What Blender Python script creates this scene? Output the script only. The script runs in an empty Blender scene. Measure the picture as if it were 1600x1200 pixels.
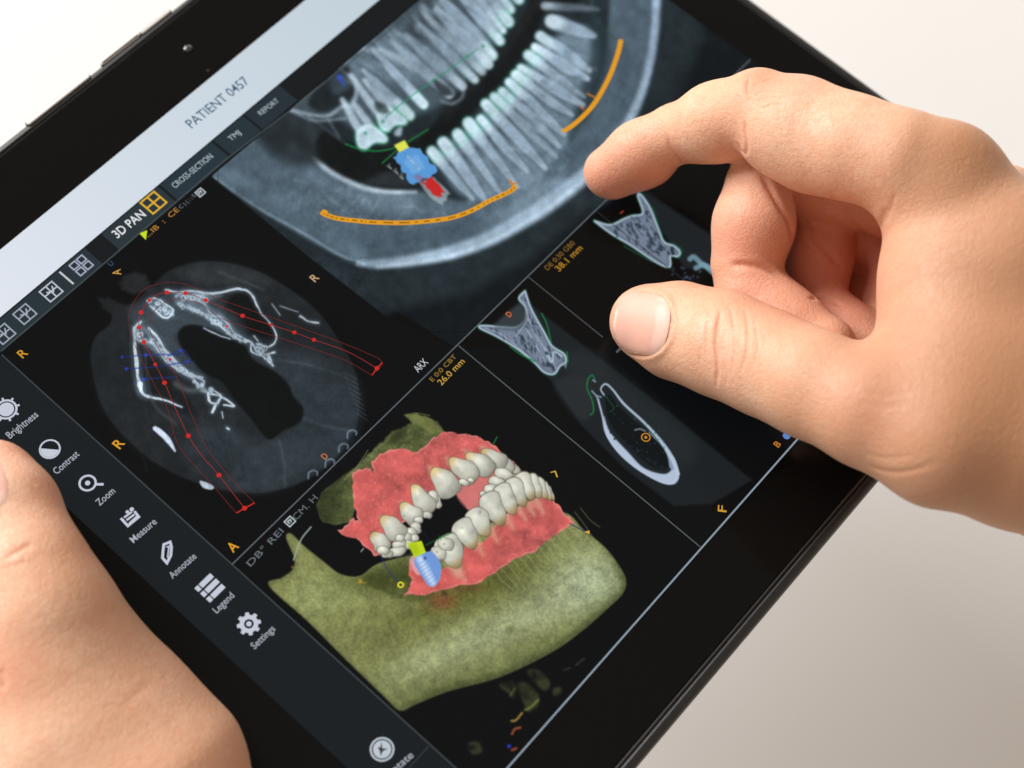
import bpy, bmesh, math, random
import numpy as np
from mathutils import Vector, Matrix
from mathutils.bvhtree import BVHTree

sc = bpy.context.scene
C = sc.collection
# ---------------------------------------------------------------- camera, world, lamps, exposure
# The tablet's glass is the plane z = 0, x along its long side, y towards its top edge; one unit is a metre.
F_PX, DIST = 2554.1, .40
ax, ay, az = -0.43347058, 0.07979405, 0.85122738
Rx = np.array([[1, 0, 0], [0, math.cos(ax), -math.sin(ax)], [0, math.sin(ax), math.cos(ax)]])
Ry = np.array([[math.cos(ay), 0, math.sin(ay)], [0, 1, 0], [-math.sin(ay), 0, math.cos(ay)]])
Rz = np.array([[math.cos(az), -math.sin(az), 0], [math.sin(az), math.cos(az), 0], [0, 0, 1]])
RM = Rx @ Ry @ Rz
CAM = DIST * RM.T @ np.array([0, 0, 1.])
cd = bpy.data.cameras.new('camera'); cam = bpy.data.objects.new('camera', cd); C.objects.link(cam); sc.camera = cam
cam.matrix_world = Matrix([list(RM.T[i]) + [CAM[i]] for i in range(3)] + [[0, 0, 0, 1]])
cd.sensor_width = 36; cd.lens = F_PX / 1600 * 36; cd.clip_start = .01; cd.clip_end = 50
cd.dof.use_dof = True; cd.dof.focus_distance = .392; cd.dof.aperture_fstop = 8.5

w = bpy.data.worlds.new('World'); sc.world = w; w.use_nodes = True
w.node_tree.nodes['Background'].inputs[0].default_value = (1.0, .865, .74, 1); w.node_tree.nodes['Background'].inputs[1].default_value = .43
def area(name, loc, target, size, power, col):
    l = bpy.data.lights.new(name, 'AREA'); l.shape = 'RECTANGLE'; l.size, l.size_y = size; l.energy = power; l.color = col
    o = bpy.data.objects.new(name, l); C.objects.link(o); o.location = loc
    o.rotation_euler = (Vector(target) - Vector(loc)).to_track_quat('-Z', 'Y').to_euler(); return o
area('key_light', (-.35, 2.3, 1.4), (0, 0, 0), (1.8, 1.2), 122.0, (.99, .99, 1.0))  # broad area lamp giving the soft upper-left key light; no window is modelled
area('side_light', (.95, .75, .55), (.1, 0, 0), (.6, .6), 2.0, (.98, .99, 1.0))
sc.view_settings.view_transform = 'Standard'; sc.view_settings.look = 'None'; sc.view_settings.gamma = 1; sc.view_settings.exposure = 0
sc.render.engine = 'CYCLES'

def P(px, py, z=0.0):
    d = RM.T @ np.array([(px - 800) / F_PX, (600 - py) / F_PX, -1.]); return CAM + (z - CAM[2]) / d[2] * d
def depth(p): return -(RM @ (np.asarray(p) - CAM))[2]
def proj(A):                                    # points to layout grid coordinates
    q = (np.asarray(A) - CAM) @ RM.T; return 800 + F_PX * q[:, 0] / -q[:, 2], 600 - F_PX * q[:, 1] / -q[:, 2]
def lin(c): 
    c = np.asarray(c, float) / 255; return np.where(c <= .04045, c / 12.92, ((c + .055) / 1.055) ** 2.4)

# ---------------------------------------------------------------- materials and object helpers
def mat(name): 
    m = bpy.data.materials.new(name); m.use_nodes = True; return m, m.node_tree.nodes, m.node_tree.links, m.node_tree.nodes['Principled BSDF']
def plain(name, col, rough=.4, metal=0, spec=.5, bump=0, bscale=1500, var=0):
    m, n, l, b = mat(name); b.inputs['Base Color'].default_value = (*col, 1); b.inputs['Roughness'].default_value = rough; b.inputs['Metallic'].default_value = metal; b.inputs['Specular IOR Level'].default_value = spec
    if bump or var:
        t = n.new('ShaderNodeTexCoord'); no = n.new('ShaderNodeTexNoise'); no.inputs['Scale'].default_value = bscale; no.inputs['Detail'].default_value = 4; l.new(t.outputs['Object'], no.inputs['Vector'])
        if bump:
            bp = n.new('ShaderNodeBump'); bp.inputs['Strength'].default_value = bump; bp.inputs['Distance'].default_value = .0002; l.new(no.outputs['Fac'], bp.inputs['Height']); l.new(bp.outputs[0], b.inputs['Normal'])
        if var:
            mr = n.new('ShaderNodeMapRange'); mr.inputs[3].default_value = rough - var; mr.inputs[4].default_value = rough + var; l.new(no.outputs['Fac'], mr.inputs[0]); l.new(mr.outputs[0], b.inputs['Roughness'])
    return m
_em = {}
def lit(col, spec=.08):                         # a lit patch of the display, seen through the cover glass
    k = tuple(col)
    if k not in _em:
        m, n, l, b = mat('display_' + '_'.join(str(int(v)) for v in col)); b.inputs['Base Color'].default_value = (.002, .002, .002, 1); b.inputs['Roughness'].default_value = .12; b.inputs['Specular IOR Level'].default_value = spec
        b.inputs['Emission Color'].default_value = (*lin(col), 1); b.inputs['Emission Strength'].default_value = 1; _em[k] = m
    return _em[k]
def picture_mat():
    m, n, l, b = mat('display_picture'); b.inputs['Base Color'].default_value = (.002, .002, .002, 1); b.inputs['Roughness'].default_value = .12; b.inputs['Specular IOR Level'].default_value = .08
    a = n.new('ShaderNodeAttribute'); a.attribute_name = 'picture'; l.new(a.outputs['Color'], b.inputs['Emission Color']); b.inputs['Emission Strength'].default_value = 1; return m
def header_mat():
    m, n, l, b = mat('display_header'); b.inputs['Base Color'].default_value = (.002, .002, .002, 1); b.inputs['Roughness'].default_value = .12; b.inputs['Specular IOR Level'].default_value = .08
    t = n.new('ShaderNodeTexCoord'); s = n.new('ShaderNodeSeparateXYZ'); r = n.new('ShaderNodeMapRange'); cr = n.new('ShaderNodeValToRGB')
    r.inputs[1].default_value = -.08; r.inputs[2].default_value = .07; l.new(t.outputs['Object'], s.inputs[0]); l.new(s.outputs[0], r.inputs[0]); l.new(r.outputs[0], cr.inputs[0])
    cr.color_ramp.elements[0].color = (*lin((226, 231, 240)), 1); cr.color_ramp.elements[1].color = (*lin((192, 207, 217)), 1)  # viewing-angle falloff of the screen painted into the emission colour, dimmer rightwards
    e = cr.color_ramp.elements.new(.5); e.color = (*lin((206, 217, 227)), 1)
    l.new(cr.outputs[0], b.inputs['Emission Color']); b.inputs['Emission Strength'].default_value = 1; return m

def link(name, me, m=None, parent=None, label=None):
    o = bpy.data.objects.new(name, me); C.objects.link(o)
    if m: me.materials.append(m)
    if parent: o.parent = parent
    if label: o['label'] = label
    return o
def raw(name, V, Fc, m=None, parent=None, label=None, smooth=False):
    me = bpy.data.meshes.new(name); me.from_pydata([tuple(v) for v in V], [], Fc); me.update()
    if smooth: me.polygons.foreach_set('use_smooth', [True] * len(me.polygons))
    return link(name, me, m, parent, label)
def rect(name, x0, x1, y0, y1, z, m, parent, label=None):
    return raw(name, [(x0, y0, z), (x1, y0, z), (x1, y1, z), (x0, y1, z)], [(0, 1, 2, 3)], m, parent, label)
def rrect(x0, x1, y0, y1, r, n=8):
    out = []
    for cx, cy, a in ((x1 - r, y1 - r, 0), (x0 + r, y1 - r, 90), (x0 + r, y0 + r, 180), (x1 - r, y0 + r, 270)):
        for k in range(n + 1): t = math.radians(a + 90 * k / n); out.append((cx + r * math.cos(t), cy + r * math.sin(t)))
    return out
def loft(name, rings, m, parent=None, cap=True, smooth=False):   # rings of equal length: [(outline, z), ...]
    V = []; Fc = []; n = len(rings[0][0])
    for o, z in rings: V += [(x, y, z) for x, y in o]
    for k in range(len(rings) - 1):
        for i in range(n): j = (i + 1) % n; Fc.append((k * n + i, k * n + j, (k + 1) * n + j, (k + 1) * n + i))
    if cap: Fc.append(tuple(range(n))[::-1]); Fc.append(tuple((len(rings) - 1) * n + i for i in range(n)))
    return raw(name, V, Fc, m, parent, smooth=smooth)

class Ink:                                       # flat marks on the display, one mesh per mark
    def __init__(s, z): s.V = []; s.F = []; s.z = z
    def pts(s, px): return [P(x, y)[:2] for x, y in px]
    def line(s, px, w, closed=False, smooth=False, plane=False):
        A = px if plane else s.pts(px)
        A = [np.array(a, float) for a in A]
        if smooth: A = list(spl(A, 5, closed))
        n = len(A); b = len(s.V)
        for i in range(n):
            p = A[i]; q0 = A[i - 1] if (i or closed) else None; q1 = A[(i + 1) % n] if (i < n - 1 or closed) else None
            d0 = (p - q0) if q0 is not None else (q1 - p); d1 = (q1 - p) if q1 is not None else d0
            d0 = d0 / (np.hypot(*d0) + 1e-12); d1 = d1 / (np.hypot(*d1) + 1e-12); t = d0 + d1; t = t / (np.hypot(*t) + 1e-9); nn = np.array([-t[1], t[0]]); k = 1 / max(.45, abs(nn @ np.array([-d1[1], d1[0]])))
            s.V += [(*(p + nn * w / 2 * k), s.z), (*(p - nn * w / 2 * k), s.z)]
        for i in range(n if closed else n - 1): j = (i + 1) % n; s.F.append((b + 2 * i + 1, b + 2 * j + 1, b + 2 * j, b + 2 * i))
        return s
    def disc(s, c, r, r0=0, a0=0, a1=360, n=28):  # c in plane coordinates
        b = len(s.V); full = a1 - a0 >= 360; m = n if full else n + 1
        for k in range(m):
            t = math.radians(a0 + (a1 - a0) * k / n); s.V.append((c[0] + r * math.cos(t), c[1] + r * math.sin(t), s.z))
            if r0: s.V.append((c[0] + r0 * math.cos(t), c[1] + r0 * math.sin(t), s.z))
        if r0:
            for k in range(n): j = (k + 1) % m; s.F.append((b + 2 * k + 1, b + 2 * k, b + 2 * j, b + 2 * j + 1))
        else: s.F.append(tuple(range(b, b + m)))
        return s
    def poly(s, A, plane=True):
        if not plane: A = s.pts(A)
        ar = sum(A[i][0] * A[(i + 1) % len(A)][1] - A[(i + 1) % len(A)][0] * A[i][1] for i in range(len(A)))
        if ar < 0: A = A[::-1]
        b = len(s.V); s.V += [(a[0], a[1], s.z) for a in A]; s.F.append(tuple(range(b, b + len(A)))); return s
    def box(s, cx, cy, w, h): return s.poly([(cx - w / 2, cy - h / 2), (cx + w / 2, cy - h / 2), (cx + w / 2, cy + h / 2), (cx - w / 2, cy + h / 2)])
    def frame(s, cx, cy, w, h, t): return s.line([(cx - w / 2, cy - h / 2), (cx + w / 2, cy - h / 2), (cx + w / 2, cy + h / 2), (cx - w / 2, cy + h / 2)], t, closed=True, plane=True)
    def done(s, name, col, parent, label=None): return raw(name, s.V, s.F, lit(col), parent, label)

def text(name, body, p0, p1, ptop, col, parent, z, bold=0.0, flip=1, space=1.0):
    cu = bpy.data.curves.new('t', 'FONT'); cu.body = body; cu.offset = bold; cu.space_character = space; cu.resolution_u = 3
    t = bpy.data.objects.new('t', cu); me = bpy.data.meshes.new_from_object(t); bpy.data.objects.remove(t)
    n = len(me.vertices); co = np.zeros(n * 3); me.vertices.foreach_get('co', co); co = co.reshape(-1, 3)
    a, b, c = P(*p0)[:2], P(*p1)[:2], P(*ptop)[:2]; u = (b - a); W = np.hypot(*u); u /= W; v = np.array([-u[1], u[0]]); H = abs((c - a) @ v)
    x0, x1 = co[:, 0].min(), co[:, 0].max(); X = (co[:, 0] - x0) / (x1 - x0) * W; Y = co[:, 1] / .72 * H * flip
    out = a[None] + X[:, None] * u[None] + Y[:, None] * v[None]
    co[:, :2] = out; co[:, 2] = z; me.vertices.foreach_set('co', co.ravel()); me.update(); me.name = name
    return link(name, me, lit(col), parent)
# ---------------------------------------------------------------- display pictures (what the screen shows)
OX, OY, CW, CH = 160, 260, 1960, 1660          # canvas margins and size; one cell = one unit of the layout grid
rng = np.random.RandomState(7)
IMG = np.zeros((CH, CW, 3), np.float32)

def noise(scale, octaves=3, seed=0, aniso=None, gain=.5):
    r = np.random.RandomState(seed); out = np.zeros((CH, CW), np.float32); amp = 1.0; tot = 0
    for o in range(octaves):
        sx = scale / 2 ** o; sy = sx
        if aniso: sx *= aniso
        gw, gh = int(CW / sx) + 3, int(CH / sy) + 3
        g = r.rand(gh, gw).astype(np.float32)
        x = np.arange(CW) / sx; y = np.arange(CH) / sy
        xi = x.astype(int); yi = y.astype(int); fx = (x - xi); fy = (y - yi)
        fx = (fx * fx * (3 - 2 * fx))[None, :]; fy = (fy * fy * (3 - 2 * fy))[:, None]
        a = g[yi][:, xi]; b = g[yi][:, xi + 1]; c = g[yi + 1][:, xi]; d = g[yi + 1][:, xi + 1]
        out += amp * ((a * (1 - fx) + b * fx) * (1 - fy) + (c * (1 - fx) + d * fx) * fy); tot += amp; amp *= gain
    return out / tot

N_FINE = noise(2.6, 2, 1); N_MED = noise(14, 3, 2); N_BIG = noise(70, 3, 3); N_VEIN = noise(9, 3, 4)

def spl(pts, n=6, closed=False):
    P = np.array(pts, float)
    if len(P) < 3: return P
    Q = np.vstack([P[-1], P, P[0], P[1]]) if closed else np.vstack([2 * P[0] - P[1], P, 2 * P[-1] - P[-2]])
    out = []
    for i in range(1, len(Q) - 2):
        p0, p1, p2, p3 = Q[i - 1], Q[i], Q[i + 1], Q[i + 2]
        for t in np.linspace(0, 1, n, endpoint=False):
            out.append(.5 * ((2 * p1) + (-p0 + p2) * t + (2 * p0 - 5 * p1 + 4 * p2 - p3) * t * t + (-p0 + 3 * p1 - 3 * p2 + p3) * t ** 3))
    if not closed: out.append(P[-1])
    return np.array(out)

def zz(ox, oy, s, pts): return [(ox + x / s, oy + y / s) for x, y in pts]

def box(P, pad):
    x0 = max(int(P[:, 0].min() + OX - pad), 0); x1 = min(int(P[:, 0].max() + OX + pad) + 2, CW)
    y0 = max(int(P[:, 1].min() + OY - pad), 0); y1 = min(int(P[:, 1].max() + OY + pad) + 2, CH)
    X, Y = np.meshgrid(np.arange(x0, x1) - OX, np.arange(y0, y1) - OY)
    return slice(y0, y1), slice(x0, x1), X.astype(np.float32), Y.astype(np.float32)

def segdist(X, Y, P, W=None):
    best = np.full(X.shape, 1e9, np.float32)
    for i in range(len(P) - 1):
        a, b = P[i], P[i + 1]; d = b - a; L = d @ d + 1e-9
        t = np.clip(((X - a[0]) * d[0] + (Y - a[1]) * d[1]) / L, 0, 1)
        q = np.hypot(X - a[0] - t * d[0], Y - a[1] - t * d[1])
        if W is not None: q = q - (W[i] * (1 - t) + W[i + 1] * t)
        best = np.minimum(best, q)
    return best

def polysd(X, Y, P):
    C = np.vstack([P, P[:1]]); d = segdist(X, Y, C); inside = np.zeros(X.shape, bool)
    for i in range(len(P)):
        (x1, y1), (x2, y2) = C[i], C[i + 1]
        if y1 == y2: continue
        c = ((Y < y1) != (Y < y2)) & (X < (x2 - x1) * (Y - y1) / (y2 - y1) + x1); inside ^= c
    return np.where(inside, -d, d)

def sm(x): x = np.clip(x, 0, 1); return x * x * (3 - 2 * x)

def blend(sl, a, col, mode='mix'):
    v = IMG[sl[0], sl[1]]; col = np.asarray(col, np.float32) / 255
    if col.ndim == 1: col = col[None, None]
    a = a[..., None]
    if mode == 'mix': v[:] = v * (1 - a) + col * a
    elif mode == 'add': v[:] = v + col * a
    elif mode == 'mul': v[:] = v * (1 - a + col * a)

def poly(pts, col, soft=1.0, a=1.0, smooth=True, tex=None, mode='mix', shift=0):
    P = spl(pts, 5, True) if smooth else np.array(pts, float)
    ys, xs, X, Y = box(P, soft * 2 + 3); d = polysd(X, Y, P)
    m = sm(.5 - (d + shift) / (2 * soft)) * a
    if tex is not None: m = m * tex[ys, xs]
    blend((ys, xs), m, col, mode); return (ys, xs, X, Y, d)

def stroke(pts, w, col, a=1.0, soft=.8, smooth=True, mode='mix', tex=None):
    P = spl(pts, 6) if smooth else np.array(pts, float)
    ws = w if np.isscalar(w) else max(w)
    ys, xs, X, Y = box(P, ws + soft * 2 + 2)
    if np.isscalar(w): d = segdist(X, Y, P) - w / 2
    else:
        W = np.interp(np.linspace(0, 1, len(P)), np.linspace(0, 1, len(w)), w) / 2; d = segdist(X, Y, P, W)
    m = sm(.5 - d / (2 * soft)) * a
    if tex is not None: m = m * tex[ys, xs]
    blend((ys, xs), m, col, mode)

def dot(x, y, r, col, a=1.0, soft=.8): stroke([(x, y), (x + .01, y)], 2 * r, col, a, soft, False)

IMG[:] = np.array([8, 10, 12], np.float32) / 255

# ---- panoramic film

poly([(330, 275), (480, 150), (640, 12), (900, -210), (1180, -60), (1190, 110), (1050, 250), (930, 330), (712, 544), (530, 430)], (21, 26, 29), 1.2, smooth=False)
poly([(330, 275), (415, 205), (640, 15), (900, -200), (1060, -120), (1100, 60), (1050, 170), (960, 300), (850, 390), (745, 455), (640, 480), (590, 500), (460, 420)], (36, 44, 48), 14, .9, smooth=False)
poly([(330, 275), (400, 215), (440, 230), (480, 235), (520, 265), (570, 295), (650, 300), (700, 310), (750, 305), (880, 215), (935, 130), (950, 40), (965, -80), (1030, -80), (1028, 40), (1018, 110), (985, 200), (935, 262), (880, 308), (820, 350), (760, 384), (700, 404), (640, 415), (590, 420), (560, 414), (500, 385), (430, 345), (380, 312)], (72, 86, 96), 5, .92)
poly([(400, 205), (450, 160), (500, 200), (520, 260), (440, 240)], (50, 58, 63), 14, .7)
for k, (pts, w, c, al, sf) in enumerate([
    ([(335, 277), (400, 323), (470, 362), (530, 398), (565, 410)], [1, 2, 2.5, 3, 2], (150, 168, 182), .55, 1.6),
    ([(345, 270), (420, 305), (500, 350), (560, 392)], 22, (95, 112, 126), .35, 12),
    ([(560, 412), (620, 410), (700, 396), (770, 370), (840, 330), (895, 290), (940, 248), (985, 185), (1010, 120), (1024, 40), (1026, -60)], [8, 16, 22, 25, 26, 26, 20, 14, 12, 12, 12], (150, 168, 184), .72, 5),
    ([(590, 417), (640, 411), (700, 401), (765, 378), (830, 342), (885, 304), (935, 260)], 6, (172, 188, 202), .5, 3),
    ([(1003, 150), (1018, 90), (1024, 30), (1025, -60)], [5, 7, 8, 8], (128, 146, 168), .6, 3),
    ([(490, 248), (520, 270), (560, 290), (600, 299), (650, 300)], [6, 9, 8, 7, 3], (190, 205, 216), .8, 4),
    ([(455, 235), (500, 275), (560, 308), (640, 320)], 26, (105, 122, 136), .4, 12),
    ([(560, 289), (600, 285), (650, 282)], 1.2, (120, 132, 140), .6, 1),
    ([(860, 262), (900, 240), (940, 205), (965, 160), (980, 90)], 22, (60, 74, 84), .5, 12),
    ([(760, 350), (800, 330), (850, 300), (880, 270)], 34, (110, 128, 142), .42, 14),
    ([(450, 330), (560, 372), (660, 375), (760, 345)], 22, (58, 70, 80), .45, 12),
    ([(925, -30), (928, 25), (960, 60)], 5, (55, 72, 68), .6, 4),
]): stroke(pts, w, c, al, sf)
poly([(330, 277), (400, 327), (470, 369), (540, 412), (575, 421), (560, 450), (482, 402)], (32, 39, 43), 1.6, .9, False)
# marrow texture
ys, xs, X, Y = box(np.array([(340, 180), (1010, 420)]), 0)
reg = sm((N_VEIN[ys, xs] - .42) * 4) * sm((N_FINE[ys, xs] - .3) * 2) * np.exp(-((X - 560) ** 2 / 110 ** 2 + (Y - 322) ** 2 / 40 ** 2))
blend((ys, xs), reg * .30, (135, 152, 164))
reg = sm((N_BIG[ys, xs] - .4) * 3) * np.exp(-((X - 850) ** 2 / 90 ** 2 + (Y - 270) ** 2 / 60 ** 2))
blend((ys, xs), reg * .28, (150, 168, 184))
# dark mouth gap
poly([(492, 236), (505, 205), (540, 222), (600, 230), (655, 215), (700, 165), (760, 100), (820, 20), (860, -70), (935, -70), (900, 10), (872, 6), (850, 18), (835, 60), (800, 108), (762, 150), (722, 192), (672, 232), (668, 262), (680, 290), (650, 293), (600, 294), (550, 280), (515, 262)], (22, 25, 26), 5, .96)
poly([(690, 240), (760, 170), (840, 80), (900, 40), (935, 60), (930, 120), (900, 200), (830, 290), (760, 312), (715, 300)], (100, 117, 130), 8, .85)
poly([(925, 20), (950, 60), (950, 110), (925, 170), (890, 220), (905, 150), (922, 90)], (38, 50, 55), 9, .8)
poly([(395, 200), (440, 180), (480, 215), (500, 250), (470, 262), (420, 240)], (34, 40, 43), 12, .75)
poly([(570, 285), (600, 270), (650, 268), (660, 285), (620, 292)], (42, 48, 51), 6, .8)
stroke([(700, 175), (760, 108), (800, 60), (850, -10)], 14, (38, 40, 42), .6, 8)
# upper bone
poly([(452, 168), (500, 118), (560, 70), (640, 8), (720, -60), (860, -170), (890, -120), (830, -20), (800, 15), (770, 75), (725, 130), (690, 162), (640, 185), (600, 205), (560, 205), (520, 180), (480, 178)], (66, 78, 86), 8, .95)
poly([(540, 110), (640, 30), (760, -60), (800, 10), (740, 80), (660, 130), (600, 130)], (98, 114, 126), 12, .6)
poly([(640, 30), (720, -60), (800, -60), (760, 20), (700, 60), (640, 60)], (50, 58, 64), 10, .8)
for pts, w, al in [([(455, 172), (490, 180), (515, 180), (535, 165), (552, 168)], 5, .7), ([(545, 108), (552, 125), (556, 145), (552, 170), (575, 190)], 7, .75), ([(520, 82), (560, 75), (610, 85), (650, 110)], 9, .5),
                   ([(455, 172), (490, 188), (540, 185)], 3, .6), ([(660, 10), (670, 30), (700, 60), (760, 100)], 10, .45), ([(455, 168), (500, 130), (545, 95)], 4, .35), ([(512, 186), (530, 214)], 1.4, .5), ([(480, 180), (540, 225)], 1.4, .3)]:
    stroke(pts, w, (158, 172, 184), al, 3)
poly([(482, 160), (500, 130), (525, 108), (545, 104), (553, 125), (552, 150), (535, 163), (515, 174), (495, 173)], (30, 35, 38), 5, .95)
poly([(520, 120), (545, 115), (545, 140), (520, 145)], (62, 72, 80), 8, .7)
stroke([(530, 120), (538, 134)], [7, 2], (45, 75, 190), .75, 1.5)

trg = np.random.RandomState(11)
def tooth(c, r, wc, wr, g=.8, a=.75):
    c = np.array(c, float) + trg.uniform(-1.2, 1.2, 2); r = np.array(r, float) + trg.uniform(-7, 7, 2); wc = wc * trg.uniform(.86, 1.14); wr = wr * trg.uniform(.8, 1.15); a = a * trg.uniform(.78, 1.08); d = r - c; n = np.array([-d[1], d[0]]) / np.hypot(*d); bow = trg.uniform(-2, 2)
    ax = [c, c + d * .16, c + d * .36 + n * bow * .6, c + d * .68 + n * bow, r]; W = np.array([wc * .8, wc, wr * 1.2, wr * 1.05, wr * .5])
    stroke(ax, list(W + 4), (34, 42, 48), .42 * a, 2.2)
    if g: stroke([c - d * .01, c + d * .12], [wc * .8 + 2.4, wc + 2], (26, 132, 88), g * .55, 1.5, False)
    stroke(ax, list(W), (160, 178, 192), a * .8, 2.1)
    stroke([c + d * .22, c + d * .4 + n * bow * .6, c + d * .68 + n * bow, r - d * .08], list(np.maximum(W[1:] - 5.0, .8)), (112, 130, 146), a * .6, 2.0)
    [stroke([c, c + d * q_], [wc * .78, wc * (.86 - q_)], (180, 196, 206), a * .36, 2.6, False) for q_ in (.03, .07, .12, .19, .28)]; stroke([c + d * .03, c + d * .13], [wc * .38, wc * .3], (150, 168, 180), a * .45, 3, False)
    if g > .3: stroke([c + d * .12 - n * wc * .3, c + d * .15 + n * wc * .4], 1.6, (90, 160, 140), .2, 1.6, False)

# upper row
UP = [((702, 146), (610, 62), 17, 13, 0), ((722, 134), (632, 52), 15, 13, 0), ((742, 124), (652, 40), 13, 12, .2), ((752, 112), (664, 26), 13, 12, .2), ((762, 100), (680, 10), 15, 13, .3), ((770, 86), (690, -8), 16, 13, .5), ((781, 64), (706, -26), 15, 12, .8), ((786, 48), (716, -40), 13, 11, .7),
      ((794, 34), (722, -60), 15, 12, .8), ((799, 16), (734, -74), 14, 12, .8), ((812, 0), (744, -90), 14, 12, .8), ((820, -20), (750, -110), 14, 12, .6), ((832, -42), (762, -130), 14, 12, .6)]
for c, r, wc, wr, g in UP[::-1]: tooth(c, r, wc + 3, wr + 5, g, .8 if g > .25 else .55)
for c, r, w in [((662, 164), (585, 84), 18), ((640, 180), (566, 104), 20)]: tooth(c, r, w, 12, .6, .85)
for c1, c2, r1, r2 in [((604, 194), (622, 187), (548, 118), (570, 126)), ((569, 222), (592, 214), (535, 156), (556, 165))]:
    c1 = np.array(c1, float); c2 = np.array(c2, float); mid = (c1 + c2) / 2; r1 = np.array(r1, float); r2 = np.array(r2, float); dn = mid - (r1 + r2) / 2; dn /= np.hypot(*dn); tn = (c2 - c1) / np.hypot(*(c2 - c1))
    cr_ = [c1 + dn * 13 - tn * 5, c1 + dn * 6 - tn * 12, c1 - dn * 8 - tn * 9, mid - dn * 22 - tn * 11, mid - dn * 24 + tn * 10, c2 - dn * 8 + tn * 8, c2 + dn * 6 + tn * 11, c2 + dn * 12 + tn * 4, mid + dn * 7]
    poly(cr_, (26, 132, 84), 2, .55, shift=-2.5)
    for r_, sg in ((r1, -1), (r2, 1)):
        stroke([mid - dn * 16 + tn * 7 * sg, (mid + r_) / 2 + tn * 5 * sg, r_], [15, 13, 8], (160, 176, 188), .8, 3); stroke([mid - dn * 18 + tn * 7 * sg, (mid + r_) / 2 + tn * 5 * sg, r_], [3, 2, 1], (120, 138, 152), .5, 2)
    stroke([mid - dn * 30, mid - dn * 58], [5, 3], (84, 98, 110), .6, 3)
    poly(cr_, (176, 192, 202), 2.0, .95); poly(cr_, (146, 164, 176), 3, .7, shift=5)
    poly([mid + dn * 3 - tn * 9, mid - dn * 8 - tn * 7, mid - dn * 8 + tn * 7, mid + dn * 4 + tn * 9], (166, 184, 194), 4, .5)
poly([(618, 203), (628, 198), (626, 212), (616, 211)], (150, 168, 178), 2, .8)
poly([(585, 160), (600, 162), (608, 176), (592, 176)], (34, 42, 42), 3, .7)
poly([(676, 124), (700, 135), (708, 148), (690, 148)], (28, 34, 36), 3, .8)
stroke([(690, 158), (706, 162), (722, 152), (724, 134)], 4, (130, 146, 158), .6, 2.5)
# lower row
L = [((674, 237), (738, 310)), ((693, 224), (762, 308)), ((715, 210), (785, 302)), ((732, 193), (808, 295)), ((750, 186), (830, 272)), ((760, 162), (850, 262)), ((772, 152), (866, 240)), ((784, 144), (878, 222)),
     ((796, 129), (888, 205)), ((806, 116), (896, 186)), ((815, 106), (904, 168)), ((826, 87), (912, 148)), ((836, 74), (918, 128)), ((843, 57), (922, 104))]
tooth((862, 32), (925, 56), 26, 18, .1, .85); tooth((850, 8), (930, 20), 15, 12, 0, .35)
for k in range(len(L) - 1, -1, -1):
    c, r = L[k]; tooth(c, r, 20 if k < 4 else (14 if k == 4 else 18), 14 if k < 4 else 15, .9 if k < 12 else .4, .85)
for k in range(13):
    c, r = np.array(L[k][0], float), np.array(L[k][1], float); c2, r2 = np.array(L[k + 1][0]), np.array(L[k + 1][1]); m = (c * .5 + r * .5 + c2 * .5 + r2 * .5) / 2; dd = r - c
    stroke([m - dd * .22, m - dd * .02], [3.5, 1], (28, 34, 38), .5, 1.8, False)
for x in range(12):                                 # pale speckle of the bone below the roots
    p = rng.rand(2); dot(740 + 150 * p[0], 300 - 60 * p[0] + 20 * p[1], 3, (120, 138, 150), .25, 3)
for i in range(120):
    t = trg.rand(); b0 = np.array([560 + 250 * t, 120 - 170 * t]) + trg.uniform(-34, 34, 2); L_ = trg.uniform(14, 46); dv = np.array([-.78, -.62]) + trg.uniform(-.12, .12, 2)
    stroke([b0, b0 + dv * L_ * .5 + trg.uniform(-2, 2, 2), b0 + dv * L_], [1, trg.uniform(2, 5), 1], [(150, 168, 180), (34, 42, 48), (110, 126, 140)][i % 3], trg.uniform(.15, .42), 2.2)
for i in range(70):
    t = trg.rand(); b0 = np.array([790 + 110 * t, 270 - 200 * t]) + trg.uniform(-24, 24, 2); L_ = trg.uniform(10, 34); dv = np.array([.8, .6 - .5 * t]) + trg.uniform(-.12, .12, 2)
    stroke([b0, b0 + dv * L_ * .5, b0 + dv * L_], [1, trg.uniform(2, 4), 1], [(140, 158, 172), (40, 50, 58)][i % 2], trg.uniform(.12, .32), 2.2)
for i in range(150):
    t = trg.rand(); b0 = np.array([440 + 440 * t, 300 + 50 * math.sin(t * 3.0) - 60 * t]) + trg.uniform(-34, 34, 2); L_ = trg.uniform(5, 20); an = trg.uniform(0, 3.1); dv = np.array([math.cos(an), math.sin(an)])
    stroke([b0, b0 + dv * L_ * .5 + trg.uniform(-3, 3, 2), b0 + dv * L_], trg.uniform(.8, 2), [(150, 166, 178), (54, 66, 76)][i % 2], trg.uniform(.10, .28), 1.4)
def soften(x0, y0, x1, y1, k):
    sl = (slice(y0 + OY, y1 + OY), slice(x0 + OX, x1 + OX)); A = IMG[sl]
    for _ in range(k): A = (A + np.roll(A, 1, 0) + np.roll(A, -1, 0)) / 3; A = (A + np.roll(A, 1, 1) + np.roll(A, -1, 1)) / 3
    IMG[sl] = A
soften(340, -240, 1150, 520, 3)
sl_ = (slice(0, OY + 545), slice(OX + 330, CW)); IMG[sl_] *= (1 + (N_MED[sl_] - .5) * .26 + (N_FINE[sl_] - .5) * .10 + (N_BIG[sl_] - .5) * .22)[..., None]; IMG[sl_] = np.clip((IMG[sl_] - .13) * 1.32 + .12, .03, 1)
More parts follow.
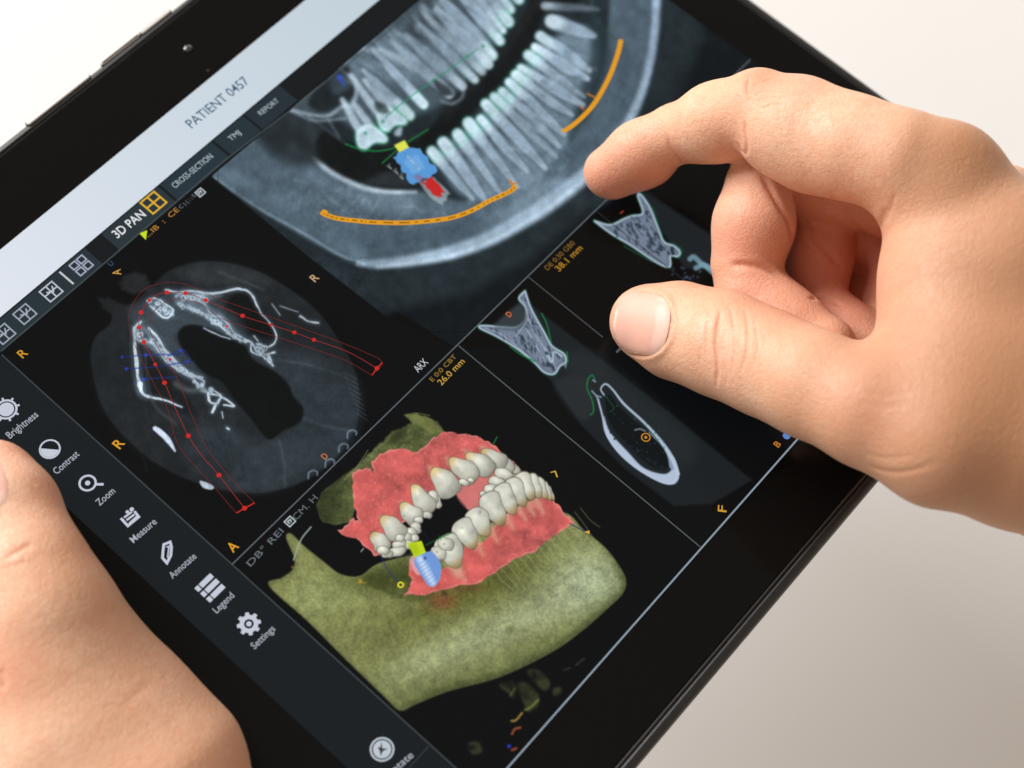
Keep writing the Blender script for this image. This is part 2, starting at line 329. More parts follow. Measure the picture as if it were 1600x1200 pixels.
# green tracing
G = (22, 140, 70)
stroke([(540, 225), (560, 232), (590, 236), (620, 230), (633, 222)], 2, G, .9, .8)
stroke([(597, 255), (630, 227), (669, 202)], 1.8, (24, 130, 60), .95, .8)
stroke([(602, 184), (640, 152), (700, 110), (745, 78)], 2, (40, 150, 110), .75, 1)
for x, y in ((571, 208), (598, 190), (730, 88), (755, 72)): dot(x, y, 3, (40, 140, 100), .6, 2)
# planned implant, seen as a pixelated marker
def rough(P, k, seed, n=5):
    r = np.random.RandomState(seed); P = np.array(P, float); out = []
    for i in range(len(P)):
        a, b = P[i], P[(i + 1) % len(P)]; nrm = np.array([-(b - a)[1], (b - a)[0]]) / (np.hypot(*(b - a)) + 1e-6)
        for t in np.linspace(0, 1, n, endpoint=False): out.append(a + (b - a) * t + nrm * r.uniform(-k, k)); 
    return out
poly(rough([(655, 285), (678, 276), (702, 302), (692, 320), (676, 312)], 2, 5), (170, 182, 190), 2, .7, False)
poly(rough([(614, 246), (636, 232), (656, 232), (684, 268), (664, 280), (646, 290), (630, 268)], 3, 1), (88, 152, 214), .8, 1, False)
poly(rough([(630, 252), (650, 240), (664, 262), (646, 272)], 2, 3), (112, 170, 224), 1, .8, False)
poly([(616, 227), (632, 219), (639, 230), (624, 238)], (222, 226, 84), .9, 1, False)
for i in range(26):
    p = rng.rand(2); x = 630 + 22 * p[0] + 4 * p[1]; y = 236 + 24 * p[0] + 6 * p[1]
    dot(x, y, .9, [(226, 226, 120), (60, 90, 170), (215, 225, 235)][i % 3], .7, .5)
poly(rough([(661, 288), (674, 277), (694, 300), (686, 310), (676, 304)], 2.6, 9), (196, 40, 38), .8, 1, False)
poly([(645, 275), (655, 272), (668, 284), (660, 290)], (170, 70, 90), 1, .4, False)
for a, b in (((605, 259), (612, 264)), ((615, 266), (622, 272)), ((624, 275), (630, 280))):
    stroke([a, b], 1.2, (205, 212, 215), .8, .6); stroke([(a[0] + 3, a[1] - 3), (a[0] + 5, a[1] + 4)], 1.1, (205, 212, 215), .7, .6)

poly([(329, 275), (482, 401), (600, 492), (712, 545), (650, 600), (250, 400)], (8, 10, 12), .8, 1, False)

# ---- axial slice
Z3 = lambda p: zz(100, 350, 3.2, p)
def bone(p, w=3, al=.9, c=(190, 206, 220), sf=1.1):
    c = (208, 222, 234)
    ww = np.atleast_1d(np.array(w, float)) * (1.15 if np.max(w) > 2 else 1.0); PP = Z3(p); stroke(PP, list(ww * 2.8) if len(ww) > 1 else float(ww[0] * 2.8), (96, 116, 132), al * .42, 4); rr_ = np.random.RandomState(int(abs(p[0][0]) + abs(p[0][1])))
    if len(p) > 2: QQ = spl(PP, 3); QQ = QQ + rr_.uniform(-.55, .55, QQ.shape); n_ = len(QQ); ww2 = np.interp(np.linspace(0, 1, n_), np.linspace(0, 1, max(len(ww), 2)), ww if len(ww) > 1 else np.repeat(ww, 2)) * rr_.uniform(.7, 1.3, n_); stroke(list(QQ), list(ww2), c, al, sf, True)
    else: stroke(PP, w, c, al, sf)
poly(Z3([(250, 430), (330, 400), (420, 330), (500, 250), (570, 215), (700, 185), (850, 200), (1000, 250), (1150, 340), (1280, 450), (1380, 590), (1450, 720), (1478, 880), (1462, 1010), (1440, 1050), (1350, 1180), (1200, 1285), (1050, 1335), (950, 1346), (820, 1335), (650, 1290), (450, 1190), (300, 1060), (200, 930), (150, 780), (135, 650), (160, 560), (230, 500)]), (33, 38, 41), 2.5)
poly(Z3([(900, 620), (1200, 640), (1450, 760), (1470, 1000), (1350, 1170), (1050, 1320), (820, 1320), (600, 1200), (700, 1000), (1000, 1080), (1180, 950)]), (46, 56, 63), 14, .8)
poly(Z3([(160, 600), (300, 640), (500, 980), (620, 1250), (450, 1180), (250, 1000), (150, 780)]), (30, 34, 37), 12, .6)
poly(rough(Z3([(275, 300), (300, 262), (350, 242), (400, 252), (432, 285), (450, 330), (400, 345), (340, 345), (290, 330)]), 2, 21, 4), (42, 46, 49), 4, .9, True); poly(rough(Z3([(170, 370), (220, 372), (290, 400), (330, 410), (300, 440), (240, 452), (195, 425)]), 2, 22, 4), (34, 38, 41), 4, .9, True)
for i in range(60):
    q = np.random.RandomState(100 + i).rand(3); stroke(Z3([(300 + 900 * q[0], 250 + 1000 * q[1]), (300 + 900 * q[0] + 60 * q[2], 250 + 1000 * q[1] + 90)]), 2, [(56, 64, 70), (22, 26, 29)][i % 2], .22, 3)
poly(Z3([(560, 240), (700, 205), (900, 225), (1050, 300), (900, 300), (700, 300)]), (50, 55, 58), 10, .8)
poly(Z3([(840, 360), (920, 345), (1000, 450), (1050, 560), (960, 560), (860, 520), (800, 440)]), (14, 17, 18), 5, .9)
poly(Z3([(400, 640), (440, 680), (640, 900), (660, 960), (560, 930), (420, 850), (395, 760)]), (20, 24, 26), 7, .85)
poly(Z3([(330, 450), (420, 370), (600, 330), (820, 420), (940, 600), (700, 520), (560, 560), (620, 660), (720, 780), (640, 780), (420, 620)]), (70, 82, 92), 10, .6)
poly(Z3([(570, 560), (600, 512), (680, 508), (800, 555), (900, 605), (950, 680), (1050, 735), (1120, 800), (1145, 860), (1195, 920), (1180, 990), (1100, 1030), (1040, 1075), (1000, 1060), (940, 980), (850, 875), (790, 790), (710, 750), (650, 690), (600, 635)]), (11, 14, 15), 3.2)
for p, w in [([(352, 520), (352, 600), (362, 680), (368, 760), (385, 835)], [3, 4.2, 5, 5, 4.5]), ([(380, 800), (395, 850), (440, 868), (500, 880), (590, 915)], [6, 5, 3, 2.5, 1.5]),
             ([(385, 488), (352, 530), (372, 580), (440, 595), (480, 640), (530, 700), (600, 745), (650, 768)], 3.5), ([(425, 520), (470, 570), (505, 630), (560, 690), (610, 740), (690, 770)], 3.2),
             ([(530, 700), (580, 705), (620, 740)], 1.6), ([(640, 765), (670, 800), (700, 830), (740, 850), (790, 862)], 3), ([(650, 760), (700, 790), (670, 820)], 2.2), ([(720, 850), (730, 890), (760, 900), (740, 940)], 3.2),
             ([(760, 900), (790, 870), (850, 910), (800, 905)], 2.2), ([(730, 825), (760, 840), (785, 862), (770, 900)], 2), ([(560, 360), (620, 335), (720, 348), (790, 340), (870, 325), (925, 340), (955, 385), (985, 445), (1030, 495), (1062, 555), (1050, 600), (1010, 615), (965, 598)], [3, 3, 3.5, 3, 3, 3, 3, 2.2, 2, 2, 2, 2, 2]),
             ([(570, 395), (620, 420), (690, 445), (740, 480), (800, 525), (850, 565), (910, 590)], 3.2), ([(640, 370), (700, 400), (740, 455), (780, 465), (820, 500), (850, 545), (890, 565)], 2.4), ([(900, 575), (940, 595), (970, 640), (1020, 650), (1050, 640)], 2.6),
             ([(935, 600), (940, 640), (1000, 665), (1045, 710), (1020, 650)], 2.4), ([(950, 560), (970, 585)], 2), ([(965, 600), (1000, 610), (990, 650), (960, 640)], 1.8), ([(510, 330), (560, 340), (600, 340)], 2.4), ([(700, 520), (760, 550), (830, 575)], 1.4),
             ([(1180, 460), (1215, 484), (1270, 495)], 2.4), ([(1040, 400), (1080, 455)], 1.2), ([(1080, 410), (1170, 440)], .8), ([(790, 940), (795, 970)], 1.4), ([(815, 1020), (825, 1026)], 2.5)]: bone(p, w)
rb = np.random.RandomState(5)
poly(Z3([(560, 345), (640, 335), (740, 350), (790, 360), (720, 400), (800, 460), (880, 560), (840, 560), (740, 480), (620, 430), (560, 400)]), (120, 138, 154), 5, .55)
poly(Z3([(355, 510), (390, 500), (450, 560), (520, 650), (600, 720), (560, 715), (480, 660), (400, 600), (358, 580)]), (120, 138, 154), 5, .55)
poly(Z3([(420, 390), (470, 380), (545, 430), (520, 468), (470, 455)]), (130, 148, 164), 3, .6)
poly(Z3([(372, 540), (400, 540), (420, 570), (390, 590)]), (44, 54, 62), 3, .7)
def mesh_of_bone(A, n, spread, wd, al):
    A = spl(A, 8)
    for i in range(n):
        c = A[rb.randint(len(A))] + rb.uniform(-1, 1, 2) * spread; k = rb.randint(5, 8); r_ = rb.uniform(5, 12); ph = rb.rand() * 6
        ring = [tuple(c + np.array([math.cos(ph + j * 6.283 / k), math.sin(ph + j * 6.283 / k)]) * r_ * rb.uniform(.7, 1.3)) for j in range(k)]; bone(ring + ring[:1], wd * rb.uniform(.7, 1.2), al)
mesh_of_bone([(580, 360), (660, 365), (730, 385)], 16, (14, 14), 1.5, .6)
mesh_of_bone([(590, 410), (680, 440), (760, 490), (830, 545), (890, 580)], 22, (10, 9), 1.4, .6)
mesh_of_bone([(370, 520), (380, 570), (450, 590), (520, 670), (590, 730), (650, 770)], 26, (12, 10), 1.5, .65)
mesh_of_bone([(440, 390), (500, 430), (520, 450)], 14, (22, 14), 1.9, .8)
mesh_of_bone([(950, 600), (990, 630), (1030, 680)], 8, (14, 12), 1.8, .8)
mesh_of_bone([(650, 780), (700, 810), (750, 850), (800, 880)], 10, (14, 12), 1.8, .75)
bone([(415, 385), (450, 370), (500, 395), (545, 430), (520, 470), (480, 455), (430, 410)], 2.2)
for p in ([(455, 1022), (480, 1040), (520, 1080), (555, 1135)],): stroke(Z3(p), [7, 9, 9, 3], (196, 210, 226), 1, 1.5)
poly(Z3([(680, 1283), (745, 1308), (740, 1328), (695, 1318)]), (196, 210, 226), 1.3)
stroke(Z3([(560, 800), (620, 830), (700, 830)]), 8, (90, 100, 106), .6, 5)
for p in ([(1200, 970), (1300, 1010), (1450, 1035)], [(1080, 1090), (1100, 1200), (1105, 1310)], [(400, 600), (440, 880), (560, 1000)], [(780, 240), (1000, 330)], [(1050, 680), (1200, 700), (1400, 760)]): stroke(Z3(p), 4, (80, 92, 100), .35, 3)
for i in range(9): a = np.array([1395 + 9 * i, 740 + 26 * i]); stroke(Z3([a, a + (68 - 2 * i, 36)]), 1.2, (110, 122, 130), .4, 1)
for x, y in ((1440, 1050), (1398, 1118), (1330, 1195), (1245, 1252)): stroke(Z3([(x - 24, y + 20), (x - 20, y - 8), (x + 2, y - 20), (x + 22, y - 10), (x + 20, y + 4)]), 2.4, (120, 140, 158), .75, 1.2)
poly(Z3([(1450, 700), (1600, 650), (1600, 980), (1480, 1010)]), (12, 15, 17), 1.5, .0)
for p in ([(290, 665), (420, 655), (600, 652)], [(312, 724), (450, 715), (615, 690)], [(395, 775), (480, 770), (560, 765)], [(520, 660), (600, 630), (640, 700)]): stroke(Z3(p), 1.8, (30, 50, 140), .7, 1)
for x, y in ((312, 724), (290, 665), (615, 688), (398, 776), (410, 655), (582, 632)): dot(100 + x / 3.2, 350 + y / 3.2, 2.6, (44, 66, 190), .8, 1)

sl_ = (slice(OY + 400, OY + 780), slice(OX + 130, OX + 570)); IMG[sl_] *= (1 + (N_MED[sl_] - .5) * .3 + (N_FINE[sl_] - .5) * .2 + (N_BIG[sl_] - .5) * .4)[..., None]
# ---- cross sections
Z4 = lambda p: zz(650, 350, 3.2, p)
Z5 = lambda p: zz(850, 500, 3.2, p)
Z1 = lambda p: zz(850, 50, 3.2, p)
poly(Z4([(390, 500), (540, 375), (880, 640), (1240, 920), (1680, 1280), (1480, 1400), (1290, 1410), (1040, 1220), (830, 1010), (680, 790), (520, 640)]), (27, 33, 36), 3, .95, False)
poly(Z4([(720, 700), (860, 640), (1100, 820), (1400, 1100), (1300, 1200), (1000, 900)]), (38, 44, 47), 16, .7)
poly(Z4([(690, 800), (830, 760), (900, 900), (820, 980)]), (46, 50, 53), 8, .6)
poly(Z1([(455, 815), (500, 790), (830, 1010), (870, 1040), (860, 1200), (700, 1180), (560, 950)]), (32, 38, 41), 5, .9, False)
LAV = (120, 134, 158)
s1 = Z4([(545, 335), (515, 372), (548, 420), (545, 480), (500, 515), (440, 515), (330, 508), (322, 522), (400, 560), (500, 620), (590, 690), (640, 740), (690, 750), (720, 710), (750, 690), (740, 650), (680, 610), (640, 540), (600, 470), (570, 410)])
s2 = Z1([(252, 945), (330, 965), (400, 935), (440, 920), (495, 905), (470, 820), (485, 815), (530, 880), (570, 980), (600, 1050), (650, 1070), (680, 1100), (668, 1122), (632, 1120), (628, 1174), (560, 1150), (440, 1070), (340, 1010)])
for s in (s1, s2):
    stroke(s + s[:1], 6, (20, 120, 76), .45, 2, True)
    poly(s, (100, 112, 132), 1.8, .95); poly(s, (126, 140, 160), 5, .6, shift=4); stroke(s + s[:1], 2.6, (190, 204, 222), .9, 1.3)
poly(Z4([(400, 500), (520, 400), (560, 480), (520, 520), (440, 520)]), (60, 68, 74), 6, .7)
def cells(S, n, sd, dirv, wmax=5):
    r = np.random.RandomState(sd); S = np.array(S); lo, hi = S.min(0), S.max(0); k = 0
    while k < n:
        q = lo + r.rand(2) * (hi - lo); d_ = polysd(np.array([[q[0]]]), np.array([[q[1]]]), S)[0, 0]
        if d_ > -4: continue
        k += 1; l_ = r.uniform(2, 9); dd_ = np.array(dirv) + r.uniform(-.4, .4, 2); w_ = r.uniform(1.2, min(wmax, -d_))
        stroke([q - dd_ * l_ * .5, q + dd_ * l_ * .5], w_, (38, 48, 60), r.uniform(.4, .8), 1.3)
        if k % 2: stroke([q - dd_ * l_ * .6 + (2, -1), q + dd_ * l_ * .7 + (2, -1)], 1.1, (168, 182, 202), r.uniform(.3, .7), .8)
cells(s1, 60, 4, (.5, .85)); cells(s2, 66, 6, (.5, .8), 6)
for p in ([(560, 470), (600, 560), (660, 640)], [(640, 620), (680, 680), (700, 720)], [(550, 520), (620, 640), (650, 700)], [(345, 520), (440, 560), (560, 660)], [(535, 380), (560, 470), (500, 560)]): stroke(Z4(p), 2.2, (172, 186, 206), .6, 1.2)
stroke(Z4([(650, 650), (680, 690), (690, 640), (730, 660)]), 2.5, (180, 206, 212), .8, 1.2); dot(854, 552, 3, (30, 70, 72), .8, 1)
poly(Z4([(735, 700), (755, 700), (750, 725)]), (120, 134, 150), 1, .8, False)
for p in ([(730, 1135), (750, 1125), (790, 1160), (830, 1180)], [(760, 1180), (800, 1165), (840, 1200)]): stroke(Z1(p), 8, (120, 160, 176), .8, 2)
for i in range(16): p = rb.uniform(0, 1, 2); dot(1045 + 50 * p[0], 415 + 22 * p[1], 2, (50, 72, 96), .7, 1)
for p in ([(628, 447), (650, 490), (662, 530), (675, 590)], [(470, 612), (520, 650), (600, 690)], [(755, 640), (758, 690)], [(860, 775), (855, 820), (880, 880), (888, 935), (872, 955)], [(860, 775), (880, 755), (895, 775)]): stroke(Z4(p), 2, (20, 132, 62), .85, .8)
for p in ([(545, 880), (570, 960), (590, 1010)], [(400, 1070), (470, 1110), (540, 1150)], [(650, 1060), (690, 1090), (680, 1125)]): stroke(Z1(p), 2, (18, 90, 62), .8, 1)
ov = Z5([(285, 340), (310, 318), (350, 350), (420, 430), (520, 530), (600, 620), (650, 690), (676, 770), (660, 815), (620, 822), (560, 800), (460, 740), (370, 660), (310, 570), (290, 480), (268, 400)])
poly(ov, (28, 34, 38), 2)
iv = Z5([(320, 372), (380, 440), (470, 520), (560, 600), (610, 665), (620, 735), (560, 745), (480, 690), (400, 610), (345, 540), (310, 460)])
poly(Z5([(300, 480), (330, 560), (420, 660), (500, 740), (600, 770), (640, 740), (622, 690), (650, 690), (676, 770), (660, 815), (620, 822), (560, 800), (460, 740), (370, 660), (310, 570)]), (176, 190, 212), 1.8)
poly(Z5([(520, 560), (600, 650), (630, 740), (660, 740), (640, 680), (580, 600)]), (134, 150, 178), 1.5)
poly(iv, (12, 18, 20), 2)
stroke(Z5([(300, 375), (284, 345), (308, 320), (345, 350), (400, 420), (500, 512), (580, 600), (640, 690), (670, 770)]), [2.4, 2.4, 3, 3, 4, 4, 5, 7, 6], (180, 198, 218), .9, 1.2)
stroke(Z5([(395, 430), (480, 510), (560, 590), (600, 650)]), 1.2, (20, 60, 50), .8, .8)
stroke(Z5([(270, 395), (292, 480), (312, 570), (372, 660), (460, 738), (560, 798), (630, 818), (668, 790)]), 3, (184, 198, 222), .9, 1.2)
for p in ([(240, 355), (262, 378), (285, 385)], [(245, 300), (256, 308)], [(262, 380), (270, 400)]): stroke(Z5(p), 2.6, (140, 156, 176), .85, 1)
for i in range(80):
    t = rb.rand(); c = np.array([330 + 270 * t, 540 + 210 * t ** .8]) + rb.uniform(-14, 14, 2); dot(850 + c[0] / 3.2, 500 + c[1] / 3.2, rb.uniform(.8, 2.2), (24, 32, 40), .75, .8)
for i in range(40):
    c = np.array([330, 420]) + rb.rand(2) * (240, 260) * 1.0; c[0] = min(c[0] + (c[1] - 420) * .35, 600); dot(850 + c[0] / 3.2, 500 + c[1] / 3.2, rb.uniform(.6, 1.4), [(80, 96, 110), (18, 84, 54)][i % 2], .55, .8)
stroke(Z5([(455, 550), (480, 545), (505, 555)]), 2.5, (130, 146, 160), .8, 1)
stroke(Z5([(310, 380), (330, 410), (350, 440), (330, 460)]), 2, (16, 84, 50), .7, 1)

# ---- three dimensional model view
Z6 = lambda p: zz(400, 600, 3.2, p)
def shaded(pts, col, soft, depth, light=(-.35, -.6), tex=0, amb=.62, smooth=True, a=1.0, pw=.7):
    P = spl(pts, 5, True) if smooth else np.array(pts, float)
    ys, xs, X, Y = box(P, soft * 2 + 3); d = polysd(X, Y, P)
    m = sm(.5 - d / (2 * soft)) * a; h = np.sqrt(np.clip(-d / depth, 0, 1)); hn = h * depth * pw + (tex * (N_FINE[ys, xs] - .5) * 6 if tex else 0)
    gy, gx = np.gradient(hn); nz = 1 / np.sqrt(1 + gx * gx + gy * gy)
    sh = np.clip(amb + (1 - amb) * (gx * light[0] * -1 * nz * -1 + gy * light[1] * nz * 1) * -1.2 * -1, .2, 1.5) * (.45 + .55 * np.clip(nz, 0, 1) ** .6)
    blend((ys, xs), m, np.clip(np.array(col)[None, None] * sh[..., None], 0, 255)); return ys, xs, X, Y, d
back = [(300, 600), (330, 545), (420, 470), (500, 415), (620, 300), (680, 240), (775, 195), (745, 152), (800, 148), (860, 165), (905, 190), (945, 240), (905, 300), (700, 420), (520, 560), (490, 690), (400, 712), (330, 690)]
back = rough(Z6([(300, 600), (330, 545), (420, 470), (500, 412), (560, 350), (620, 298), (680, 240), (740, 215), (775, 195), (745, 152), (800, 148), (860, 165), (905, 190), (945, 240), (905, 300), (700, 420), (560, 470), (500, 600), (480, 690), (400, 706), (330, 690)]), 1.4, 8, 4)
ys, xs, X, Y, d = poly(back, (84, 92, 54), 2.2, 1, False)
v = IMG[ys, xs]; dk = sm((560 - X) / 60) * .75; blend((ys, xs), dk * sm(-d / 2), (36, 42, 22)); blend((ys, xs), np.exp(-((X - (470 + (820 - Y) * .93)) / 16) ** 2) * .55 * sm(-d / 5) * sm((770 - Y) / 50), (128, 136, 90))
t = (N_FINE[ys, xs] - .5) * .4 + (N_MED[ys, xs] - .5) * .7; v[:] = np.where((d < 0)[..., None], v * (1 + t[..., None]), v)
poly(rough(Z6([(745, 158), (800, 148), (880, 178), (935, 240), (880, 250), (830, 215), (790, 200)]), 1.2, 3, 4), (120, 124, 70), 2, .85, False, tex=np.clip(N_MED * 1.7, 0, 1))
poly(Z6([(690, 240), (760, 215), (720, 280), (660, 300)]), (40, 44, 24), 4, .6)
stroke(Z6([(560, 330), (500, 420), (440, 480)]), 1.4, (150, 158, 112), .6, .8); stroke(Z6([(740, 158), (800, 145), (870, 158)]), 1, (140, 146, 70), .8, .8); stroke(Z6([(600, 330), (640, 400), (700, 420)]), 2, (118, 124, 80), .5, 1.5)
for i in range(24):
    p = rb.rand(2); x0, y0 = 540 + 300 * p[0], 440 - 230 * p[0] + 60 * p[1]; stroke(Z6([(x0, y0), (x0 + 30, y0 - 26)]), 1.1, [(138, 144, 96), (56, 62, 34)][i % 2], .5, 1)
jaw = [(420, 915), (440, 903), (457, 890), (460, 872), (447, 840), (455, 834), (475, 853), (505, 877), (532, 897), (562, 900), (590, 881), (640, 868), (720, 850), (800, 800), (880, 800), (912, 828), (945, 855), (968, 885), (978, 907), (973, 927), (950, 950), (910, 985), (860, 1020), (780, 1058), (700, 1080), (650, 1100), (625, 1110), (600, 1088), (540, 1030), (480, 970)]
ys, xs, X, Y, d = poly(jaw, (126, 130, 80), 1.8, 1, True)
inn = sm(-d / 4)
v = IMG[ys, xs]
glow = np.exp(-((Y - (1075 - .42 * (X - 560))) / 36) ** 2) * sm((X - 520) / 200)
blend((ys, xs), inn * glow * .62, (172, 180, 142))
blend((ys, xs), inn * np.exp(-((X - 915) ** 2 / 62 ** 2 + (Y - 905) ** 2 / 52 ** 2)) * .75, (168, 180, 148))
blend((ys, xs), inn * np.exp(-((X - 500) ** 2 / 50 ** 2 + (Y - 930) ** 2 / 30 ** 2)) * .5, (150, 160, 108))
blend((ys, xs), inn * np.exp(-((X - 730) ** 2 / 120 ** 2 + (Y - (925 - .45 * (X - 730))) ** 2 / 34 ** 2)) * .75, (80, 82, 34))
blend((ys, xs), inn * np.exp(-((X - 600) ** 2 / 60 ** 2 + (Y - 905) ** 2 / 18 ** 2)) * .85, (62, 70, 30))
blend((ys, xs), inn * np.exp(-((X - 690) ** 2 / 22 ** 2 + (Y - 938) ** 2 / 14 ** 2)) * .5, (150, 60, 44))
blend((ys, xs), inn * np.exp(-((X - 728) ** 2 / 30 ** 2 + (Y - 918) ** 2 / 8 ** 2)) * .5, (90, 54, 30))
blend((ys, xs), inn * np.exp(-((X - 800) ** 2 / 9 ** 2 + (Y - 985) ** 2 / 7 ** 2)) * .4, (88, 96, 50))
rim = sm(1 + d / 16) * sm(-d / 1.0) * sm((Y - 840) / 60)
blend((ys, xs), rim * .6 * sm((X - 600) / 120), (50, 58, 32)); rim2 = sm(1 + d / 46) * sm(-d / 1.0) * sm((Y - 850) / 60) * sm((X - 560) / 100); blend((ys, xs), rim2 * .34, (70, 80, 44)); rim3 = sm(1 + d / 9) * sm(-d / 1.0); blend((ys, xs), rim3 * .35, (84, 90, 52))
t = (N_FINE[ys, xs] - .5) * .32 + (N_MED[ys, xs] - .5) * .26 + (N_VEIN[ys, xs] - .5) * .16 + (N_BIG[ys, xs] - .5) * .2
v[:] = np.where((d < 0)[..., None], v * (1 + t[..., None]), v)
poly([(565, 905), (600, 885), (640, 876), (650, 905), (680, 930), (640, 940), (600, 925)], (60, 68, 30), 6, .8, tex=np.clip(N_MED * 1.6, 0, 1))
for i in range(34):
    p = rb.rand(2); dot(565 + 150 * p[0], 900 + 34 * p[1], rb.uniform(1, 3.5), [(120, 118, 50), (40, 44, 22), (96, 76, 36)][i % 3], .4, 2)
for i in range(16): x = 772 + 9 * i; y = 905 - 6.5 * i; stroke([(x, y - 14), (x + 14, y + 4), (x + 30, y + 16 + (i % 3) * 6)], 1.3, (164, 172, 104), .5, 1)
dot(563, 908, 3, (176, 150, 50), .9, 1.5); stroke([(556, 910), (572, 911)], 1.5, (176, 150, 50), .7, 1)
dot(457, 886, 2, (180, 110, 50), .7, 1)
# gums
def gum(P, sd):
    s = rough(Z6(P), 2.6, sd, 5); ys, xs, X, Y, d = poly(s, (202, 98, 95), 1.0, 1, False)
    t = (N_MED[ys, xs] - .5) * .42 + (N_BIG[ys, xs] - .5) * .3 + (N_FINE[ys, xs] - .5) * .14; v = IMG[ys, xs]
    sp = sm((N_FINE[ys, xs] - .74) * 7) * sm(-d / 2) * .7
    v[:] = np.where((d < 0)[..., None], v * (1 + t[..., None]), v); blend((ys, xs), sp * .5, (244, 196, 190))
    blend((ys, xs), sm(1 - np.abs(d + 1.4) / 1.6) * .5 * sm((N_VEIN[ys, xs] - .35) * 4), (240, 180, 172))
    rg = sm(.5 + N_BIG[ys, xs] - .55) * sm(-d / 6); blend((ys, xs), rg * .4, (204, 82, 76))
gum([(485, 440), (540, 418), (592, 440), (575, 402), (620, 350), (700, 322), (800, 335), (890, 270), (940, 240), (1010, 245), (1100, 262), (1200, 312), (1290, 390), (1316, 420), (1240, 470), (1190, 500), (1130, 560), (1116, 622), (1070, 640), (1000, 555), (880, 560), (800, 640), (700, 740), (640, 850), (590, 855), (520, 790), (410, 735), (490, 670), (512, 690), (480, 560)], 3)
poly(Z6([(1000, 550), (1060, 490), (1180, 440), (1230, 480), (1130, 560), (1116, 622), (1070, 638)]), (206, 120, 116), 3, .8)
gum([(735, 1060), (775, 1000), (765, 885), (800, 880), (850, 960), (920, 930), (1000, 900), (1060, 800), (1140, 790), (1200, 700), (1320, 600), (1450, 560), (1500, 590), (1550, 650), (1592, 700), (1480, 760), (1400, 830), (1290, 880), (1130, 990), (950, 1022), (850, 1052)], 4)
# tooth roots shining through the gum
def root(x, y, ang, L, w):
    a = math.radians(ang); x, y = 400 + x / 3.2, 600 + y / 3.2; stroke([(x, y), (x + math.cos(a) * L, y + math.sin(a) * L)], [w, w * .3], (218, 184, 150), .5, 5, False)
for x, y in ((1000, 900), (1090, 770), (1160, 700), (1240, 640), (1300, 590), (1345, 570), (1390, 560)): root(x, y, 62, 30, 16)
root(985, 890, 72, 24, 26)
for x, y in ((880, 430), (800, 530), (740, 610), (640, 680), (970, 390), (1060, 350), (1140, 330)): root(x, y, 225, 8, 14)
def crown(x, y, a, b, ang, tp=0.0):
    x, y = 400 + x / 3.2, 600 + y / 3.2; a /= 3.2; b /= 3.2; th = math.radians(ang); n = 20
    P = np.array([(x + math.cos(th) * a * math.cos(k) - math.sin(th) * b * math.sin(k) * (1 + .12 * math.cos(k)), y + math.sin(th) * a * math.cos(k) + math.cos(th) * b * math.sin(k) * (1 + .12 * math.cos(k))) for k in np.linspace(0, 2 * math.pi, n, endpoint=False)])
    ys, xs, X, Y = box(P, 5); u = ((X - x) * math.cos(th) + (Y - y) * math.sin(th)) / a; w = (-(X - x) * math.sin(th) + (Y - y) * math.cos(th)) / b / np.clip(1 + tp * u, .3, 2)
    w = w + .08 * np.sin(u * 5 + x)
    r = np.sqrt(np.abs(u) ** 2.5 + np.abs(w) ** 2.5) ** (2 / 2.5); e = (1 - r) * min(a, b)
    nz = np.sqrt(np.clip(1 - r, 0.02, 1)); nx = (u * math.cos(th) - w * math.sin(th)); ny = (u * math.sin(th) + w * math.cos(th))
    sh = .74 + .24 * nz + .20 * (-nx * .5 - ny * .5); sp = np.exp(-((nx + .25) ** 2 + (ny + .35) ** 2) / .05) * .06
    col = np.stack([214 * sh + 255 * sp, 214 * sh + 255 * sp, 200 * sh + 255 * sp], -1) 
    iv_ = sm((-u * np.sign(tp) - .25) * 1.3) * (abs(tp) > 0); col = col * np.stack([1 + 0 * iv_, 1 - .12 * iv_, 1 - .34 * iv_], -1); col *= (1.04 + (N_MED[ys, xs] - .5)[..., None] * .26 + (N_VEIN[ys, xs] - .5)[..., None] * .10)
    blend((ys, xs), sm(.5 + (e + .8) / 1.6) * .75, (92, 84, 66)); blend((ys, xs), sm(.5 + e / 1.3), np.clip(col, 0, 255))
U_, L_ = .38, -.38
